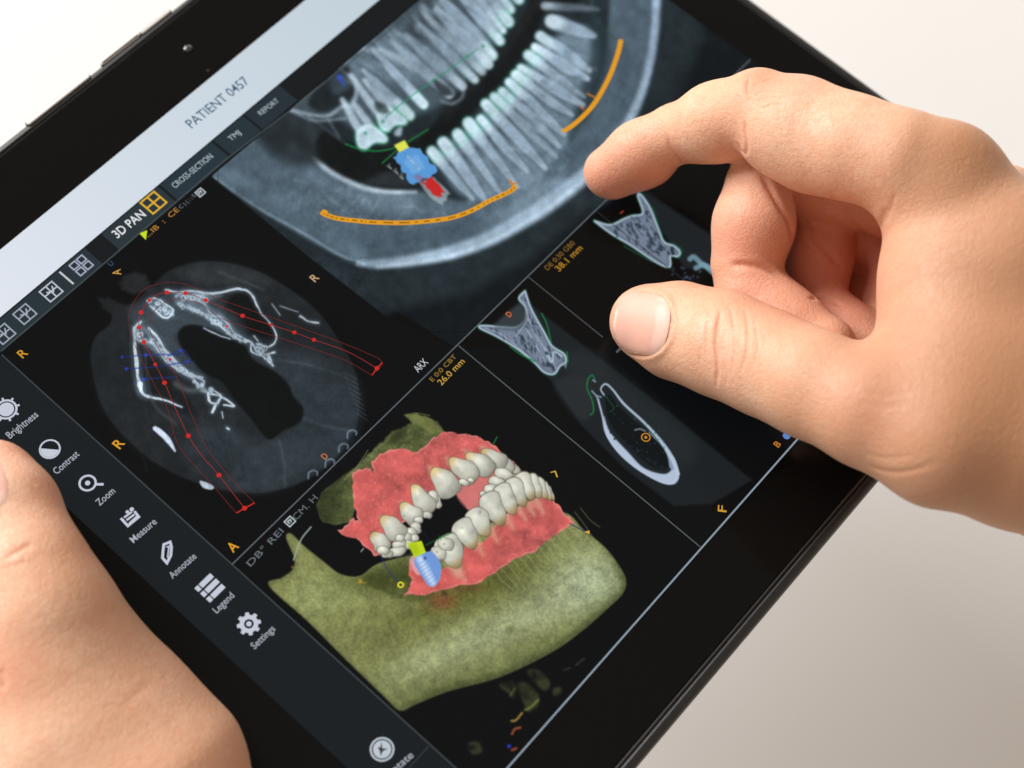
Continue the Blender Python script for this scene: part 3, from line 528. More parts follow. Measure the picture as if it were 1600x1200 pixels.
for c in ((1290, 424, 48, 14, 38, .1), (1268, 408, 62, 20, 38, .2), (1235, 392, 64, 27, 36, U_), (1188, 370, 70, 38, 32, U_), (1118, 394, 80, 44, 34, U_), (1035, 425, 84, 48, 36, U_), (940, 488, 86, 58, 50, U_),
          (1290, 470, 30, 18, 20), (1270, 478, 34, 20, 20), (1238, 450, 46, 26, 20), (1205, 490, 42, 24, 18), (1178, 530, 38, 27, 14), (1135, 548, 16, 12, 0), (1040, 492, 26, 15, 20), (1075, 480, 16, 10, 20),
          (905, 590, 32, 20, 70), (885, 566, 34, 24, 80), (828, 575, 84, 44, 56, U_), (856, 655, 24, 16, 10), (770, 645, 66, 44, 44, U_), (812, 680, 22, 16, 0),
          (800, 720, 30, 24, 70), (775, 742, 30, 22, 20), (790, 770, 24, 18, 0), (745, 770, 32, 24, -10), (755, 806, 34, 22, -10), (715, 800, 34, 24, -20), (700, 840, 50, 22, -14), (680, 715, 74, 48, 46, U_), (720, 770, 22, 18, 0), (655, 850, 28, 18, 0), (618, 788, 58, 40, 50, .25), (636, 832, 30, 20, 10),
          (1470, 545, 40, 14, 60, L_), (1452, 535, 50, 20, 62, L_), (1425, 520, 60, 26, 62, L_), (1392, 512, 66, 32, 62, L_), (1350, 512, 74, 38, 62, L_), (1305, 542, 78, 40, 62, L_), (1252, 578, 82, 46, 60, L_), (1190, 628, 90, 52, 60, L_), (1120, 692, 78, 50, 58, L_), (1052, 752, 80, 52, 58, L_), (975, 838, 88, 60, 64, L_), (912, 846, 38, 36, 0), (950, 800, 40, 30, 20)): crown(*c)
for x, y in ((740, 660), (700, 640), (650, 870), (1120, 640), (1030, 720), (940, 800), (905, 840)): dot(400 + x / 3.2, 600 + y / 3.2, 1.6, (96, 100, 92), .5, 1.2)
# implant in the model
poly(Z6([(768, 880), (800, 860), (830, 940), (800, 950)]), (224, 170, 180), 1.2, .8)
poly(Z6([(790, 882), (860, 838), (892, 850), (925, 905), (915, 985), (872, 1012), (845, 985)]), (112, 152, 214), 1.1)
poly(Z6([(800, 880), (835, 862), (900, 985), (870, 1005)]), (170, 200, 236), 3, .9)
stroke(Z6([(820, 875), (882, 992)]), 5, (206, 222, 246), .8, 2)
for i in range(7): stroke(Z6([(806 + i * 10, 905 + i * 16), (850 + i * 9, 880 + i * 15)]), 1, (66, 104, 180), .5, .8)
dot(664, 872, 2.5, (60, 60, 130), .8, 1)
poly(Z6([(758, 797), (828, 784), (850, 842), (792, 866)]), (196, 222, 30), 1, 1, False)
poly(Z6([(758, 797), (800, 789), (822, 852), (792, 866)]), (166, 190, 22), 3, .6, False)
for i in range(5): stroke(Z6([(770, 812 + i * 9), (835 + i * 2, 800 + i * 8)]), .8, (150, 170, 20), .6, .6)
stroke(Z6([(850, 806), (920, 770), (985, 742)]), 1.4, (24, 110, 44), .9, .8); stroke(Z6([(915, 760), (926, 778)]), 1.2, (24, 110, 44), .9, .8)
stroke(Z6([(1205, 265), (1188, 298)]), 2, (24, 120, 60), .9, .8); stroke(Z6([(700, 870), (780, 845)]), 1.2, (70, 84, 60), .7, .8)
stroke(Z6([(625, 865), (660, 930), (715, 1000)]), 1.4, (40, 48, 130), .8, .8); stroke(Z6([(820, 720), (880, 800)]), 1, (30, 36, 90), .6, .8)
stroke(Z6([(275, 715), (230, 770), (205, 830), (188, 880)]), 2.4, (158, 170, 158), .9, .9); stroke(Z6([(525, 838), (538, 822)]), 1.8, (190, 190, 190), .8, .8)
# fragments under the jaw
ZL = lambda p: zz(600, 800, 3.2, p)
for PP in ([(575, 865), (640, 845), (662, 880), (650, 930), (620, 905)], [(665, 860), (700, 850), (745, 880), (778, 930), (760, 985), (720, 1000), (700, 960), (680, 920)], [(715, 800), (770, 790), (830, 850), (815, 890), (780, 880)], [(845, 885), (880, 875), (885, 905), (850, 918)], [(420, 1160), (470, 1150), (490, 1200), (440, 1210)]):
    ys, xs, X, Y, d = poly(ZL(PP), (62, 66, 40), 3.5, .8, tex=np.clip(N_MED * 1.7, 0, 1))
stroke(ZL([(705, 990), (735, 975), (770, 940)]), 3, (140, 146, 60), .7, 2); stroke(ZL([(630, 920), (655, 880)]), 2.5, (110, 116, 50), .5, 2)
stroke(ZL([(638, 1045), (660, 1040), (690, 1005)]), 3.4, (170, 140, 70), .8, 1); stroke(ZL([(640, 1110), (655, 1085), (682, 1078)]), 3.2, (176, 92, 50), .8, 1); stroke(ZL([(640, 1190), (662, 1182)]), 3.4, (176, 84, 50), .8, 1)
dot(795.5, 1166, 3, (36, 60, 190), .9, 1); stroke(ZL([(900, 790), (930, 780)]), 2.5, (70, 66, 50), .6, 1.5); stroke(ZL([(960, 765), (1000, 735)]), 3, (70, 72, 62), .6, 2)
# ---------------------------------------------------------------- setting: the table far below
def table_mat():
    m, n, l, b = mat('white_table'); b.inputs['Roughness'].default_value = .55; b.inputs['Specular IOR Level'].default_value = .3
    t = n.new('ShaderNodeTexCoord'); no = n.new('ShaderNodeTexNoise'); no.inputs['Scale'].default_value = 9; no.inputs['Detail'].default_value = 5; l.new(t.outputs['Object'], no.inputs['Vector'])
    cr = n.new('ShaderNodeValToRGB'); cr.color_ramp.elements[0].color = (.74, .725, .695, 1); cr.color_ramp.elements[1].color = (.81, .795, .765, 1); l.new(no.outputs['Fac'], cr.inputs[0]); l.new(cr.outputs[0], b.inputs['Base Color']); return m
tb = raw('table_top', [(-2.2, -2.2, -.16), (2.2, -2.2, -.16), (2.2, 2.2, -.16), (-2.2, 2.2, -.16)], [(0, 1, 2, 3)], table_mat()); tb['kind'] = 'structure'

# ---------------------------------------------------------------- the tablet
TAB = bpy.data.objects.new('tablet', None); C.objects.link(TAB)
TAB['label'] = 'black tablet held by two hands, its screen full of dental scans'; TAB['category'] = 'tablet'
X0, X1, Y0, Y1 = -.1085, .1322, -.0785, .1368
black_shell = plain('black_shell', (.018, .018, .017), .34, 0, .45, bump=.12, bscale=2500, var=.06)
glass = plain('cover_glass', (.004, .004, .0038), .10, 0, .11, var=.03, bscale=60)
gap_m = plain('edge_gap', (.003, .003, .003), .6)
button_m = plain('button_metal', (.88, .87, .84), .35, 0)
def off(d, r=.009): return rrect(X0 - d, X1 + d, Y0 - d, Y1 + d, r + d)
body = loft('back_shell', [(off(-.003), -.0085), (off(.0010), -.0080), (off(.0027), -.0062), (off(.0035), -.0042), (off(.0035), -.0024), (off(.0031), -.0013), (off(.0024), -.0006), (off(.0014), -.0003), (off(.0010), -.0005), (off(.0009), -.0013), (off(-.001), -.0014)], black_shell, TAB)
rim = loft('rim_bead', [(off(.0004), -.0012), (off(.0006), -.0004), (off(.0003), -.0001), (off(.00005), -.0002), (off(.0000), -.0012)], plain('rim_metal', (.035, .035, .034), .25, .3, .5), TAB, cap=False)
front = loft('front_glass', [(off(-.0002), -.0012), (off(-.0002), -.0001), (off(-.0004), 0.0)], glass, TAB)
# buttons along the top edge
def button(name, xa, xb, lo, hi, zt):            # a key let into the top edge: dark seat and pale key
    y = Y1; o = lambda g: rrect(xa - g, xb + g, y + lo - g, y + hi + g, .0006 + g, 4)
    seat = loft(name, [(o(.00025), zt - .0030), (o(.00025), zt - .0002), (o(.0001), zt)], gap_m, TAB); cap_ = loft('key_cap', [(o(0), zt - .0022), (o(0), zt + .0001), (o(-.0002), zt + .0004)], button_m, seat); return seat
def px_x(px, py): return P(px, py)[0]
button('volume_button', px_x(40, 192), px_x(138, 116), .0021, .0035, -.0002)
button('volume_button', px_x(158, 98), px_x(214, 50), .0028, .0036, -.0006)
button('power_button', px_x(216, 48), px_x(263, 12), .0027, .0038, -.0005)
bm = bmesh.new(); bmesh.ops.create_uvsphere(bm, u_segments=28, v_segments=14, radius=.0017, matrix=Matrix.Translation((*P(294, 75)[:2], -.0009)) @ Matrix.Diagonal((1, 1, .7, 1)))
me = bpy.data.meshes.new('front_camera'); bm.to_mesh(me); bm.free(); me.polygons.foreach_set('use_smooth', [True] * len(me.polygons))
fc = link('front_camera', me, plain('camera_bezel', (.05, .05, .052), .22, .2, .8), TAB)
c = P(296, 77)[:2]; s = Ink(.00033); s.disc(c, .0006); lens = raw('camera_lens', s.V, s.F, plain('lens_glass', (.01, .01, .012), .03, 0, 1.0), fc)
c = P(325, 110)[:2]; s = Ink(.00003); s.disc(c, .0004); raw('light_sensor', s.V, s.F, plain('sensor', (.03, .012, .01), .3), TAB)

# ---------------------------------------------------------------- display
SX0, SX1, SY0, SY1 = -.0945, .1182, -.0612, .1165
PAN, AXI, BOT, MID = -.0786, -.0088, -.0608, .0168
TB0, TB1 = .0950, .1024
Z1, Z2, Z3l = .00004, .00008, .00012
rect('display', SX0, SX1, SY0, SY1, .00002, lit((6, 8, 9)), TAB)
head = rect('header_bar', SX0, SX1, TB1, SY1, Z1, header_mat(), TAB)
text('header_text', 'PATIENT 0457', (300, 201), (391, 129), (289, 189), (52, 92, 118), head, Z2, .006)
bar = rect('tab_bar', SX0, SX1, TB0, TB1 - .0002, Z1, lit((22, 25, 27)), TAB)
def tab(xa, xb, col): 
    return rect('tab', xa, xb, TB0 + .0003, TB1 - .0004, Z2, lit(col), bar)
xs_ = lambda px, py: P(px, py)[0]
tab(SX0, xs_(136, 391), (38, 50, 56)); t1 = tab(xs_(162, 369), xs_(247, 292), (41, 52, 58)); t1['label'] = 'active tab with bold white lettering'
tab(xs_(250, 289), xs_(330, 222), (38, 52, 60)); tab(xs_(333, 219), xs_(383, 184), (37, 50, 58)); tab(xs_(386, 182), xs_(439, 136), (36, 48, 55))
WH = (206, 212, 218)
text('tab_text', '3D PAN', (184, 373), (229, 337), (174, 362), (226, 230, 234), bar, Z3l, .012)
text('tab_text', 'CROSS-SECTION', (274, 295), (334, 246), (268, 287), (176, 190, 196), bar, Z3l)
text('tab_text', 'TMJ', (361, 221), (377, 209), (356, 214), (176, 190, 196), bar, Z3l)
text('tab_text', 'REPORT', (408, 181), (437, 159), (403, 174), (170, 184, 190), bar, Z3l)
def grid_icon(px, py, col, w=.0040, kind=0, th=.00036):
    c = P(px, py)[:2]; s = Ink(Z3l)
    if kind == 3:
        for dx in (-1, 1):
            for dy in (-1, 1): s.frame(c[0] + dx * w * .27, c[1] + dy * w * .27, w * .4, w * .4, th)
    else:
        s.frame(c[0], c[1], w, w, th); s.line([(c[0], c[1] - w / 2), (c[0], c[1] + w / 2)], th, plane=True); s.z += 1e-5; s.line([(c[0] - w / 2, c[1]), (c[0] + w / 2, c[1])], th, plane=True)
        if kind == 1: s.z += 1e-5; s.line([(c[0] - w * .25, c[1] + w * .15), (c[0] + w * .1, c[1] - w * .1), (c[0] + w * .3, c[1] + w * .25)], th, plane=True)
    s.done('layout_icon', col, bar)
grid_icon(6, 522, (158, 166, 180), kind=1); grid_icon(39, 491, (158, 166, 180), kind=1); grid_icon(80, 456, (190, 196, 206), kind=1); grid_icon(127, 415, (170, 176, 196), .0044, 3); grid_icon(240, 317, (226, 178, 52), .0046, 0, .00045)
Ink(Z3l).line([(93, 425), (115, 444)], .0005).done('divider', (196, 200, 204), bar)
Ink(Z3l).line([(2, 549), (350, 252), (470, 160), (640, 22)], .0003).done('divider', (70, 80, 84), bar)

side = rect('sidebar', SX0, PAN, SY0, TB0 - .0004, Z1, lit((24, 29, 33)), TAB)
Ink(Z2).line([(PAN, TB0 - .0004), (PAN, SY0)], .0003, plane=True).done('divider', (62, 68, 72), side)
Ink(Z2).line([(PAN - .0004, -.0447), (SX0 + .004, -.0447)], .0003, plane=True).done('divider', (48, 54, 58), side)
LB = (170, 176, 186)
for body_, a, b, c in (('Brightness', (16, 686), (61, 650), (8, 677)), ('Contrast', (89, 742), (125, 711), (82, 733)), ('Zoom', (156, 791), (181, 769), (149, 782)), ('Measure', (209, 849), (246, 817), (202, 840)), ('Annotate', (270, 905), (308, 871), (263, 896)),
                       ('Legend', (339, 959), (367, 932), (332, 950)), ('Settings', (398, 1015), (431, 984), (391, 1006)), ('Rotate', (608, 1216), (647, 1182), (600, 1207))):
    text('icon_text', body_, a, b, c, LB, side, Z3l, .006)
IC = (196, 202, 216)
def mm(px, py): return P(px, py)[:2]
c = mm(10, 640); s = Ink(Z3l).disc(c, .0018).disc(c, .0026, .0021)
for k in range(8):
    a = math.radians(45 * k + 20); s.line([(c[0] + .0026 * math.cos(a), c[1] + .0026 * math.sin(a)), (c[0] + .0032 * math.cos(a), c[1] + .0032 * math.sin(a))], .0005, plane=True)
s.done('icon', IC, side, 'sun symbol')
c = mm(78, 702); s = Ink(Z3l).disc(c, .0025, .0021); s.disc(c, .00205, 0, 128, 308, 16); s.done('icon', IC, side, 'half filled circle')
c = mm(137, 755); s = Ink(Z3l).disc(c, .0021, .0016).disc(c, .0006); s.line([(149, 757), (162, 757)], .0006); s.done('icon', IC, side, 'magnifier symbol')
s = Ink(Z3l).line([(189, 810), (200, 822), (217, 808), (210, 799)], .0006)
s.line([(194, 809), (206, 800)], .0005).line([(198, 813), (210, 804)], .0005).line([(202, 818), (214, 807)], .0004)
s.disc(mm(206, 796), .0005).disc(mm(199, 800), .0004); s.done('icon', IC, side, 'ruler symbol')
s = Ink(Z3l).line([(256, 851), (266, 847), (268, 855), (267, 868), (261, 880), (254, 872), (255, 860)], .0006, closed=True).line([(260, 855), (264, 854), (262, 872)], .0003); s.done('icon', IC, side, 'pencil symbol')
c = mm(328, 919); s = Ink(Z3l)
for i in range(3):
    y = c[1] + (1 - i) * .00185; s.box(c[0] - .0019, y, .0010, .0013).box(c[0] + .0007, y, .0036, .0013)
s.done('icon', IC, side, 'list symbol')
c = mm(389, 975); s = Ink(Z3l).disc(c, .0021, .0011).disc(c, .0006)
for k in range(8):
    a = math.radians(45 * k + 10); u = np.array([math.cos(a), math.sin(a)]); v = np.array([-u[1], u[0]]); s.poly([tuple(c + u * .0020 + v * .0005), tuple(c + u * .0020 - v * .0005), tuple(c + u * .0027 - v * .0004), tuple(c + u * .0027 + v * .0004)])
s.done('icon', IC, side, 'gear symbol')
c = mm(597, 1171); s = Ink(Z3l).disc(c, .0027, .0023).disc(c, .0020); s.done('icon', (190, 198, 208), side, 'round compass symbol')
s = Ink(Z3l + 2e-5); s.poly([tuple(c + np.array(d)) for d in ((.0012, .0013), (.0002, .0001), (.0010, -.0009), (-.0002, -.0004), (-.0013, -.0008), (-.0005, .0003), (-.0004, .0010), (.0001, .0006))]); s.done('icon', (52, 58, 64), side, 'dark needle of the round compass symbol')

# pictures on fine meshes, colour per point
def picture(name, x0, x1, y0, y1, label, step=.00016):
    nx, ny = int((x1 - x0) / step) + 1, int((y1 - y0) / step) + 1
    X, Y = np.meshgrid(np.linspace(x0, x1, nx), np.linspace(y0, y1, ny)); V = np.stack([X.ravel(), Y.ravel(), np.full(X.size, Z1)], -1).astype(np.float32)
    u, v = proj(V); u = np.clip(u + OX, 0, CW - 2); v = np.clip(v + OY, 0, CH - 2); ui = u.astype(int); vi = v.astype(int); fu = (u - ui)[:, None]; fv = (v - vi)[:, None]
    col = (IMG[vi, ui] * (1 - fu) + IMG[vi, ui + 1] * fu) * (1 - fv) + (IMG[vi + 1, ui] * (1 - fu) + IMG[vi + 1, ui + 1] * fu) * fv
    col = lin(np.clip(col, 0, 1) * 255); q = np.arange(nx * ny).reshape(ny, nx); Q = np.stack([q[:-1, :-1], q[:-1, 1:], q[1:, 1:], q[1:, :-1]], -1).reshape(-1, 4)
    me = bpy.data.meshes.new(name); me.vertices.add(len(V)); me.vertices.foreach_set('co', V.ravel()); me.loops.add(Q.size); me.loops.foreach_set('vertex_index', Q.ravel().astype(np.int32))
    me.polygons.add(len(Q)); me.polygons.foreach_set('loop_start', np.arange(0, Q.size, 4, dtype=np.int32)); me.update(calc_edges=True)
    at = me.color_attributes.new('picture', 'FLOAT_COLOR', 'POINT'); at.data.foreach_set('color', np.hstack([col, np.ones((len(col), 1))]).astype(np.float32).ravel())
    return link(name, me, PICM, TAB, label)
PICM = picture_mat()
CX1, CX2, CX3 = -.0013, .0252, .0520
axial = picture('scan_image', PAN + .0002, AXI - .0001, MID + .0002, TB0 - .0004, 'round grey slice of a jaw with red and blue guide lines')
film = picture('scan_image', AXI, SX1, MID + .0002, TB0 - .0004, 'wide grey dental x-ray with two orange curves')
model = picture('scan_image', PAN + .0002, CX1 - .0001, BOT + .0002, MID - .0001, 'olive jaw bone with pink gums and white teeth')
cross = picture('scan_image', CX1, CX2, BOT + .0002, MID - .0001, 'narrow slice with one tooth above an oval of bone')
cross2 = picture('scan_image', CX2 + .0001, SX1, BOT + .0002, MID - .0001, 'dark slices half hidden behind the thumb')
for a, b, wd, col in (((PAN, MID), (SX1, MID), .00030, (92, 100, 106)), ((PAN, BOT), (SX1, BOT), .00042, (136, 152, 164)), ((CX1, MID - .0003), (CX1, BOT + .0004), .00026, (88, 94, 98)), ((CX2, MID - .0003), (CX2, -.0081), .00026, (76, 78, 80)), ((CX3, MID - .0003), (CX3, -.02), .00022, (40, 44, 46))):
    Ink(Z3l).line([a, b], wd, plane=True).done('panel_divider', col, TAB)
Ink(Z3l).line([(963, 551), (971, 543)], .0006).done('panel_divider', (80, 84, 86), TAB)

# marks over the pictures
OR = (226, 156, 30)
def nerve(pts, w, dash):
    Ink(Z2).line(pts, w, smooth=True).done('nerve_curve', OR, film)
    if dash:
        A = spl(pts, 14)
        s = Ink(Z3l); r = random.Random(3); i = 4
        while i < len(A) - 6:
            k = r.choice((2, 3, 5)); s.line([tuple(a) for a in A[i:i + k]], w * .22); i += k + r.choice((1, 2))
        s.done('nerve_core', (96, 62, 14), film)
nerve([(502, 332), (512, 337), (530, 342), (556, 345), (585, 347.5), (640, 348), (700, 341.5), (735, 330), (765, 314), (785, 305), (800, 297), (806, 290)], .00130, True)
Ink(Z2).line([(501, 334), (506, 329), (512, 332)], .0006).done('nerve_curve', OR, film); Ink(Z2).line([(797, 281), (800, 289), (808, 285)], .0006).done('nerve_curve', (200, 130, 30), film)
nerve([(970, 62), (967, 78), (960, 100), (952, 120), (942, 140), (930, 160), (915, 178), (895, 196), (879, 206)], .00125, False)
Ink(Z2).line([(917, 146), (928, 152), (940, 150)], .0004).done('nerve_curve', (190, 120, 30), film); Ink(Z2).line([(906, 164), (912, 172)], .0004).done('nerve_curve', (180, 100, 40), film)
RD = (168, 44, 36)
def z3(p): return [(100 + x / 3.2, 350 + y / 3.2) for x, y in p]
cl1 = [(515, 343), (608, 347), (708, 382), (893, 460), (1035, 505), (1152, 543), (1250, 580), (1420, 640), (1565, 722)]
cl2 = [(515, 343), (470, 352), (428, 382), (385, 443), (375, 518), (400, 592), (457, 703), (503, 795), (560, 930), (622, 1060), (690, 1160), (775, 1257), (903, 1422)]
o1 = [(350, 385), (400, 330), (470, 300), (560, 293), (650, 318), (760, 370), (900, 420), (1100, 490), (1350, 580), (1500, 640), (1592, 692), (1540, 757)]
o2 = [(1540, 757), (1400, 680), (1170, 600), (1000, 545), (860, 500), (770, 465), (700, 410), (640, 388), (570, 375), (510, 392), (460, 425), (435, 470), (430, 530), (470, 620), (560, 760), (640, 960), (720, 1130), (850, 1290), (953, 1395)]
o3 = [(350, 385), (328, 450), (330, 540), (370, 640), (450, 800), (520, 930), (560, 1080), (620, 1170), (720, 1280), (862, 1446)]
for p, col, wd in ((cl1, (142, 42, 36), .00018), (cl2, (142, 42, 36), .00018), (o1, (112, 36, 32), .00014), (o2, (112, 36, 32), .00014), (o3, (108, 34, 30), .00014)): Ink(Z2).line(z3(p), wd, smooth=True).done('guide_curve', col, axial)
Ink(Z2).line(z3([(1592, 692), (1565, 722), (1540, 757)]), .0003).done('guide_curve', (190, 44, 36), axial); Ink(Z2).line(z3([(862, 1446), (903, 1422), (953, 1395)]), .0003).done('guide_curve', (190, 44, 36), axial)
for x, y, big in ((515, 343, 1), (608, 347, 1), (708, 382, 1), (893, 460, 1), (1035, 505, .7), (1152, 543, .9), (1250, 580, .9), (1565, 722, 1), (428, 382, .8), (385, 443, 1), (375, 518, 1), (400, 592, 1), (457, 703, .8), (503, 795, 1), (622, 1060, 1), (775, 1257, 1), (903, 1422, 1), (530, 678, .6), (815, 512, .6)):
    Ink(Z3l).disc(mm(100 + x / 3.2, 350 + y / 3.2), .00058 * big, n=14).done('control_point', (200, 42, 36), axial)
def letter(ch, px, py, h, col, parent, rot=0, bold=.01, wk=.75):
    c = mm(px, py); u = np.array([math.cos(math.radians(rot)), math.sin(math.radians(rot))]); v = np.array([-u[1], u[0]]); W = h * wk * len(ch)
    a = c - u * W / 2 - v * h / 2; b = a + u * W; t = a + v * h
    q = [proj(np.array([[p[0], p[1], 0]])) for p in (a, b, t)]; q = [(float(x[0]), float(y[0])) for x, y in q]
    return text('marker_letter', ch, q[0], q[1], q[2], col, parent, Z3l, bold)
AM = (206, 150, 40)
letter('R', 35, 552, .0024, AM, axial); letter('R', 185, 693, .0026, (224, 158, 40), axial, 6); letter('A', 363, 854, .0026, (228, 160, 40), axial); letter('R', 491, 434, .0022, (190, 160, 120), axial, 0)
letter('A', 182, 426, .0022, (200, 150, 70), axial, 55); letter('D', 507, 713, .0016, (196, 120, 60), axial, 0); letter('D', 795, 491, .0016, (206, 104, 50), cross, 0)
letter('ARX', 657, 571, .0020, (196, 200, 202), film, 0, .0, .62); letter('L', 866, 742, .0018, (200, 160, 60), model, 150); letter('F', 1128, 795, .0022, (206, 150, 50), cross2, 35)
letter('B', 1214, 694, .0017, (190, 120, 40), cross2, 0); Ink(Z2).disc(mm(1229, 681), .0010, n=8).done('marker_dot', (92, 130, 190), cross2)
Ink(Z2).disc(mm(1009, 683.5), .0012, .0009, n=14).disc(mm(1009, 683.5), .0004, n=8).done('marker_ring', (190, 130, 40), cross)
letter('-', 970, 331, .0016, (170, 60, 40), cross2)
Ink(Z2).disc(mm(626, 914), .0008, .0004, n=12).done('marker_ring', (214, 206, 40), model); Ink(Z2).poly([(913, 831), (921, 829), (921, 835)], plane=False).done('marker_dot', (224, 170, 50), model)
Ink(Z2).line([(890, 818), (914, 831)], .0003).done('guide_curve', (60, 70, 110), model)
YL = (196, 156, 66)
text('readout_text', '26.0 mm', (690, 603), (727, 566), (683, 595), YL, cross, Z3l, .004); text('readout_text', 'E 0:0 CBT', (676, 597), (714, 558), (671, 591), (150, 120, 56), cross, Z3l)
text('readout_text', '38.1 mm', (874, 425), (911, 389), (867, 417), (180, 130, 36), cross2, Z3l, .004); text('readout_text', 'DE 0:30 GB0', (856, 423), (899, 381), (851, 416), (128, 96, 40), cross2, Z3l)
text('readout_text', '...IB  :  CE', (232, 371), (281, 329), (227, 364), (176, 128, 60), axial, Z3l, .0); text('readout_text', 'C ) ( : ; 5', (283, 327), (306, 307), (279, 322), (112, 120, 124), axial, Z3l)
text('readout_text', 'DB° REI', (392, 886), (444, 831), (385, 878), (104, 112, 116), model, Z3l); text('readout_text', 'CM. H', (463, 814), (497, 779), (456, 806), (96, 102, 106), model, Z3l)
for (px, py, cc, pr_) in ((313, 301, (190, 198, 206), axial), (453, 815, (176, 186, 190), model)):
    c = mm(px, py); s = Ink(Z2).frame(c[0], c[1], .0019, .0018, .0003); s.line([(c[0] - .0004, c[1] - .0004), (c[0] - .0004, c[1] + .0004), (c[0] + .0004, c[1] + .0003), (c[0] + .0001, c[1] - .0004)], .0003, plane=True); s.done('readout_icon', cc, pr_)
Ink(Z2).poly([(218, 365), (230, 360), (228, 375)], plane=False).done('marker_dot', (196, 226, 30), axial, 'lime green triangle'); letter('U', 173, 412, .0014, (60, 80, 110), axial)
# ---------------------------------------------------------------- hands: rounded volumes blended into one skin
def smin(a, b, k):
    h = np.maximum(k - np.abs(a - b), 0) / k; return np.minimum(a, b) - h * h * k * .25
class Vol:
    def __init__(s, lo, hi, h): s.lo = np.array(lo, float); s.h = h; s.n = (np.ceil((np.array(hi) - s.lo) / h).astype(int) + 1); s.F = {}
    def acc(s, g):
        if g not in s.F: s.F[g] = np.full(s.n, 60., np.float32)
        return s.F[g]
    def region(s, lo, hi):
        a = np.clip(np.floor((np.array(lo) - s.lo) / s.h).astype(int), 0, s.n); b = np.clip(np.ceil((np.array(hi) - s.lo) / s.h).astype(int) + 1, 0, s.n)
        ax = [s.lo[i] + s.h * np.arange(a[i], b[i]) for i in range(3)]
        return tuple(slice(a[i], b[i]) for i in range(3)), np.meshgrid(*ax, indexing='ij')
    def cone(s, g, A, B, ra, rb, k=3, flat=None):
        A = np.asarray(A, float); B = np.asarray(B, float); pad = max(ra, rb) + k + 3
        sl, (X, Y, Z) = s.region(np.minimum(A, B) - pad, np.maximum(A, B) + pad)
        if X.size == 0: return
        d = B - A; L = d @ d + 1e-9; px, py, pz = X - A[0], Y - A[1], Z - A[2]; t = np.clip((px * d[0] + py * d[1] + pz * d[2]) / L, 0, 1); 
        qx, qy, qz = px - t * d[0], py - t * d[1], pz - t * d[2]
        if flat is not None:                     # squash along a direction
            nrm, f = flat; q = (qx * nrm[0] + qy * nrm[1] + qz * nrm[2]) * (1 / f - 1); qx, qy, qz = qx + q * nrm[0], qy + q * nrm[1], qz + q * nrm[2]
        D = np.sqrt(qx * qx + qy * qy + qz * qz) - (ra + (rb - ra) * (t * t * (3 - 2 * t)))
        F = s.acc(g); F[sl] = smin(F[sl], D.astype(np.float32), k)
    def join(s, a, b, k): s.F[a] = smin(s.F[a], s.F.pop(b), k)
    def mesh(s, g):
        F = s.F[g]; I = F < 0; n = s.n
        c = np.zeros(n - 1, np.int8)
        for dx in (0, 1):
            for dy in (0, 1):
                for dz in (0, 1): c += I[dx:n[0] - 1 + dx, dy:n[1] - 1 + dy, dz:n[2] - 1 + dz]
        act = (c > 0) & (c < 8); idx = np.argwhere(act); ids = np.full(act.shape, -1, np.int64); ids[act] = np.arange(len(idx))
        S = np.zeros((len(idx), 3)); N = np.zeros(len(idx)); cor = [(i, j, k) for i in (0, 1) for j in (0, 1) for k in (0, 1)]
        for p in cor:
            for ax in range(3):
                if p[ax]: continue
                q = list(p); q[ax] = 1; a = idx + p; b = idx + q; fa = F[a[:, 0], a[:, 1], a[:, 2]]; fb = F[b[:, 0], b[:, 1], b[:, 2]]; m = (fa < 0) != (fb < 0)
                t = np.where(m, fa / np.where(m, fa - fb, 1), 0); pt = np.array(p, float) + t[:, None] * (np.array(q) - np.array(p)); S += pt * m[:, None]; N += m
        V = s.lo + s.h * (idx + S / N[:, None]); Q = []
        for ax in range(3):
            u, v = [(1, 2), (2, 0), (0, 1)][ax]; sh = list(n); sh[ax] -= 1
            a = I[tuple(slice(0, n[i] - (i == ax)) for i in range(3))]; b = I[tuple(slice(1 if i == ax else 0, n[i]) for i in range(3))]
            e = np.argwhere(a != b); e = e[(e[:, u] > 0) & (e[:, v] > 0) & (e[:, u] < n[u] - 1) & (e[:, v] < n[v] - 1)]; fl = a[e[:, 0], e[:, 1], e[:, 2]]
            def cell(du, dv): w_ = e.copy(); w_[:, u] -= du; w_[:, v] -= dv; return ids[w_[:, 0], w_[:, 1], w_[:, 2]]
            q = np.stack([cell(1, 1), cell(0, 1), cell(0, 0), cell(1, 0)], -1); q[~fl] = q[~fl][:, ::-1]; Q.append(q)
        return V, np.vstack(Q)

def J(px, py, z, r):                             # joint: where it shows, its height over the glass (mm), how wide it shows
    p = P(px, py, z / 1000.); return p * 1000, r * depth(p) / F_PX * 1000
def chain(v, g, pts, k=4, flats=None):
    js = [J(*p) for p in pts]
    for i in range(len(js) - 1): v.cone(g, js[i][0], js[i + 1][0], js[i][1], js[i + 1][1], k, flats)
    return js

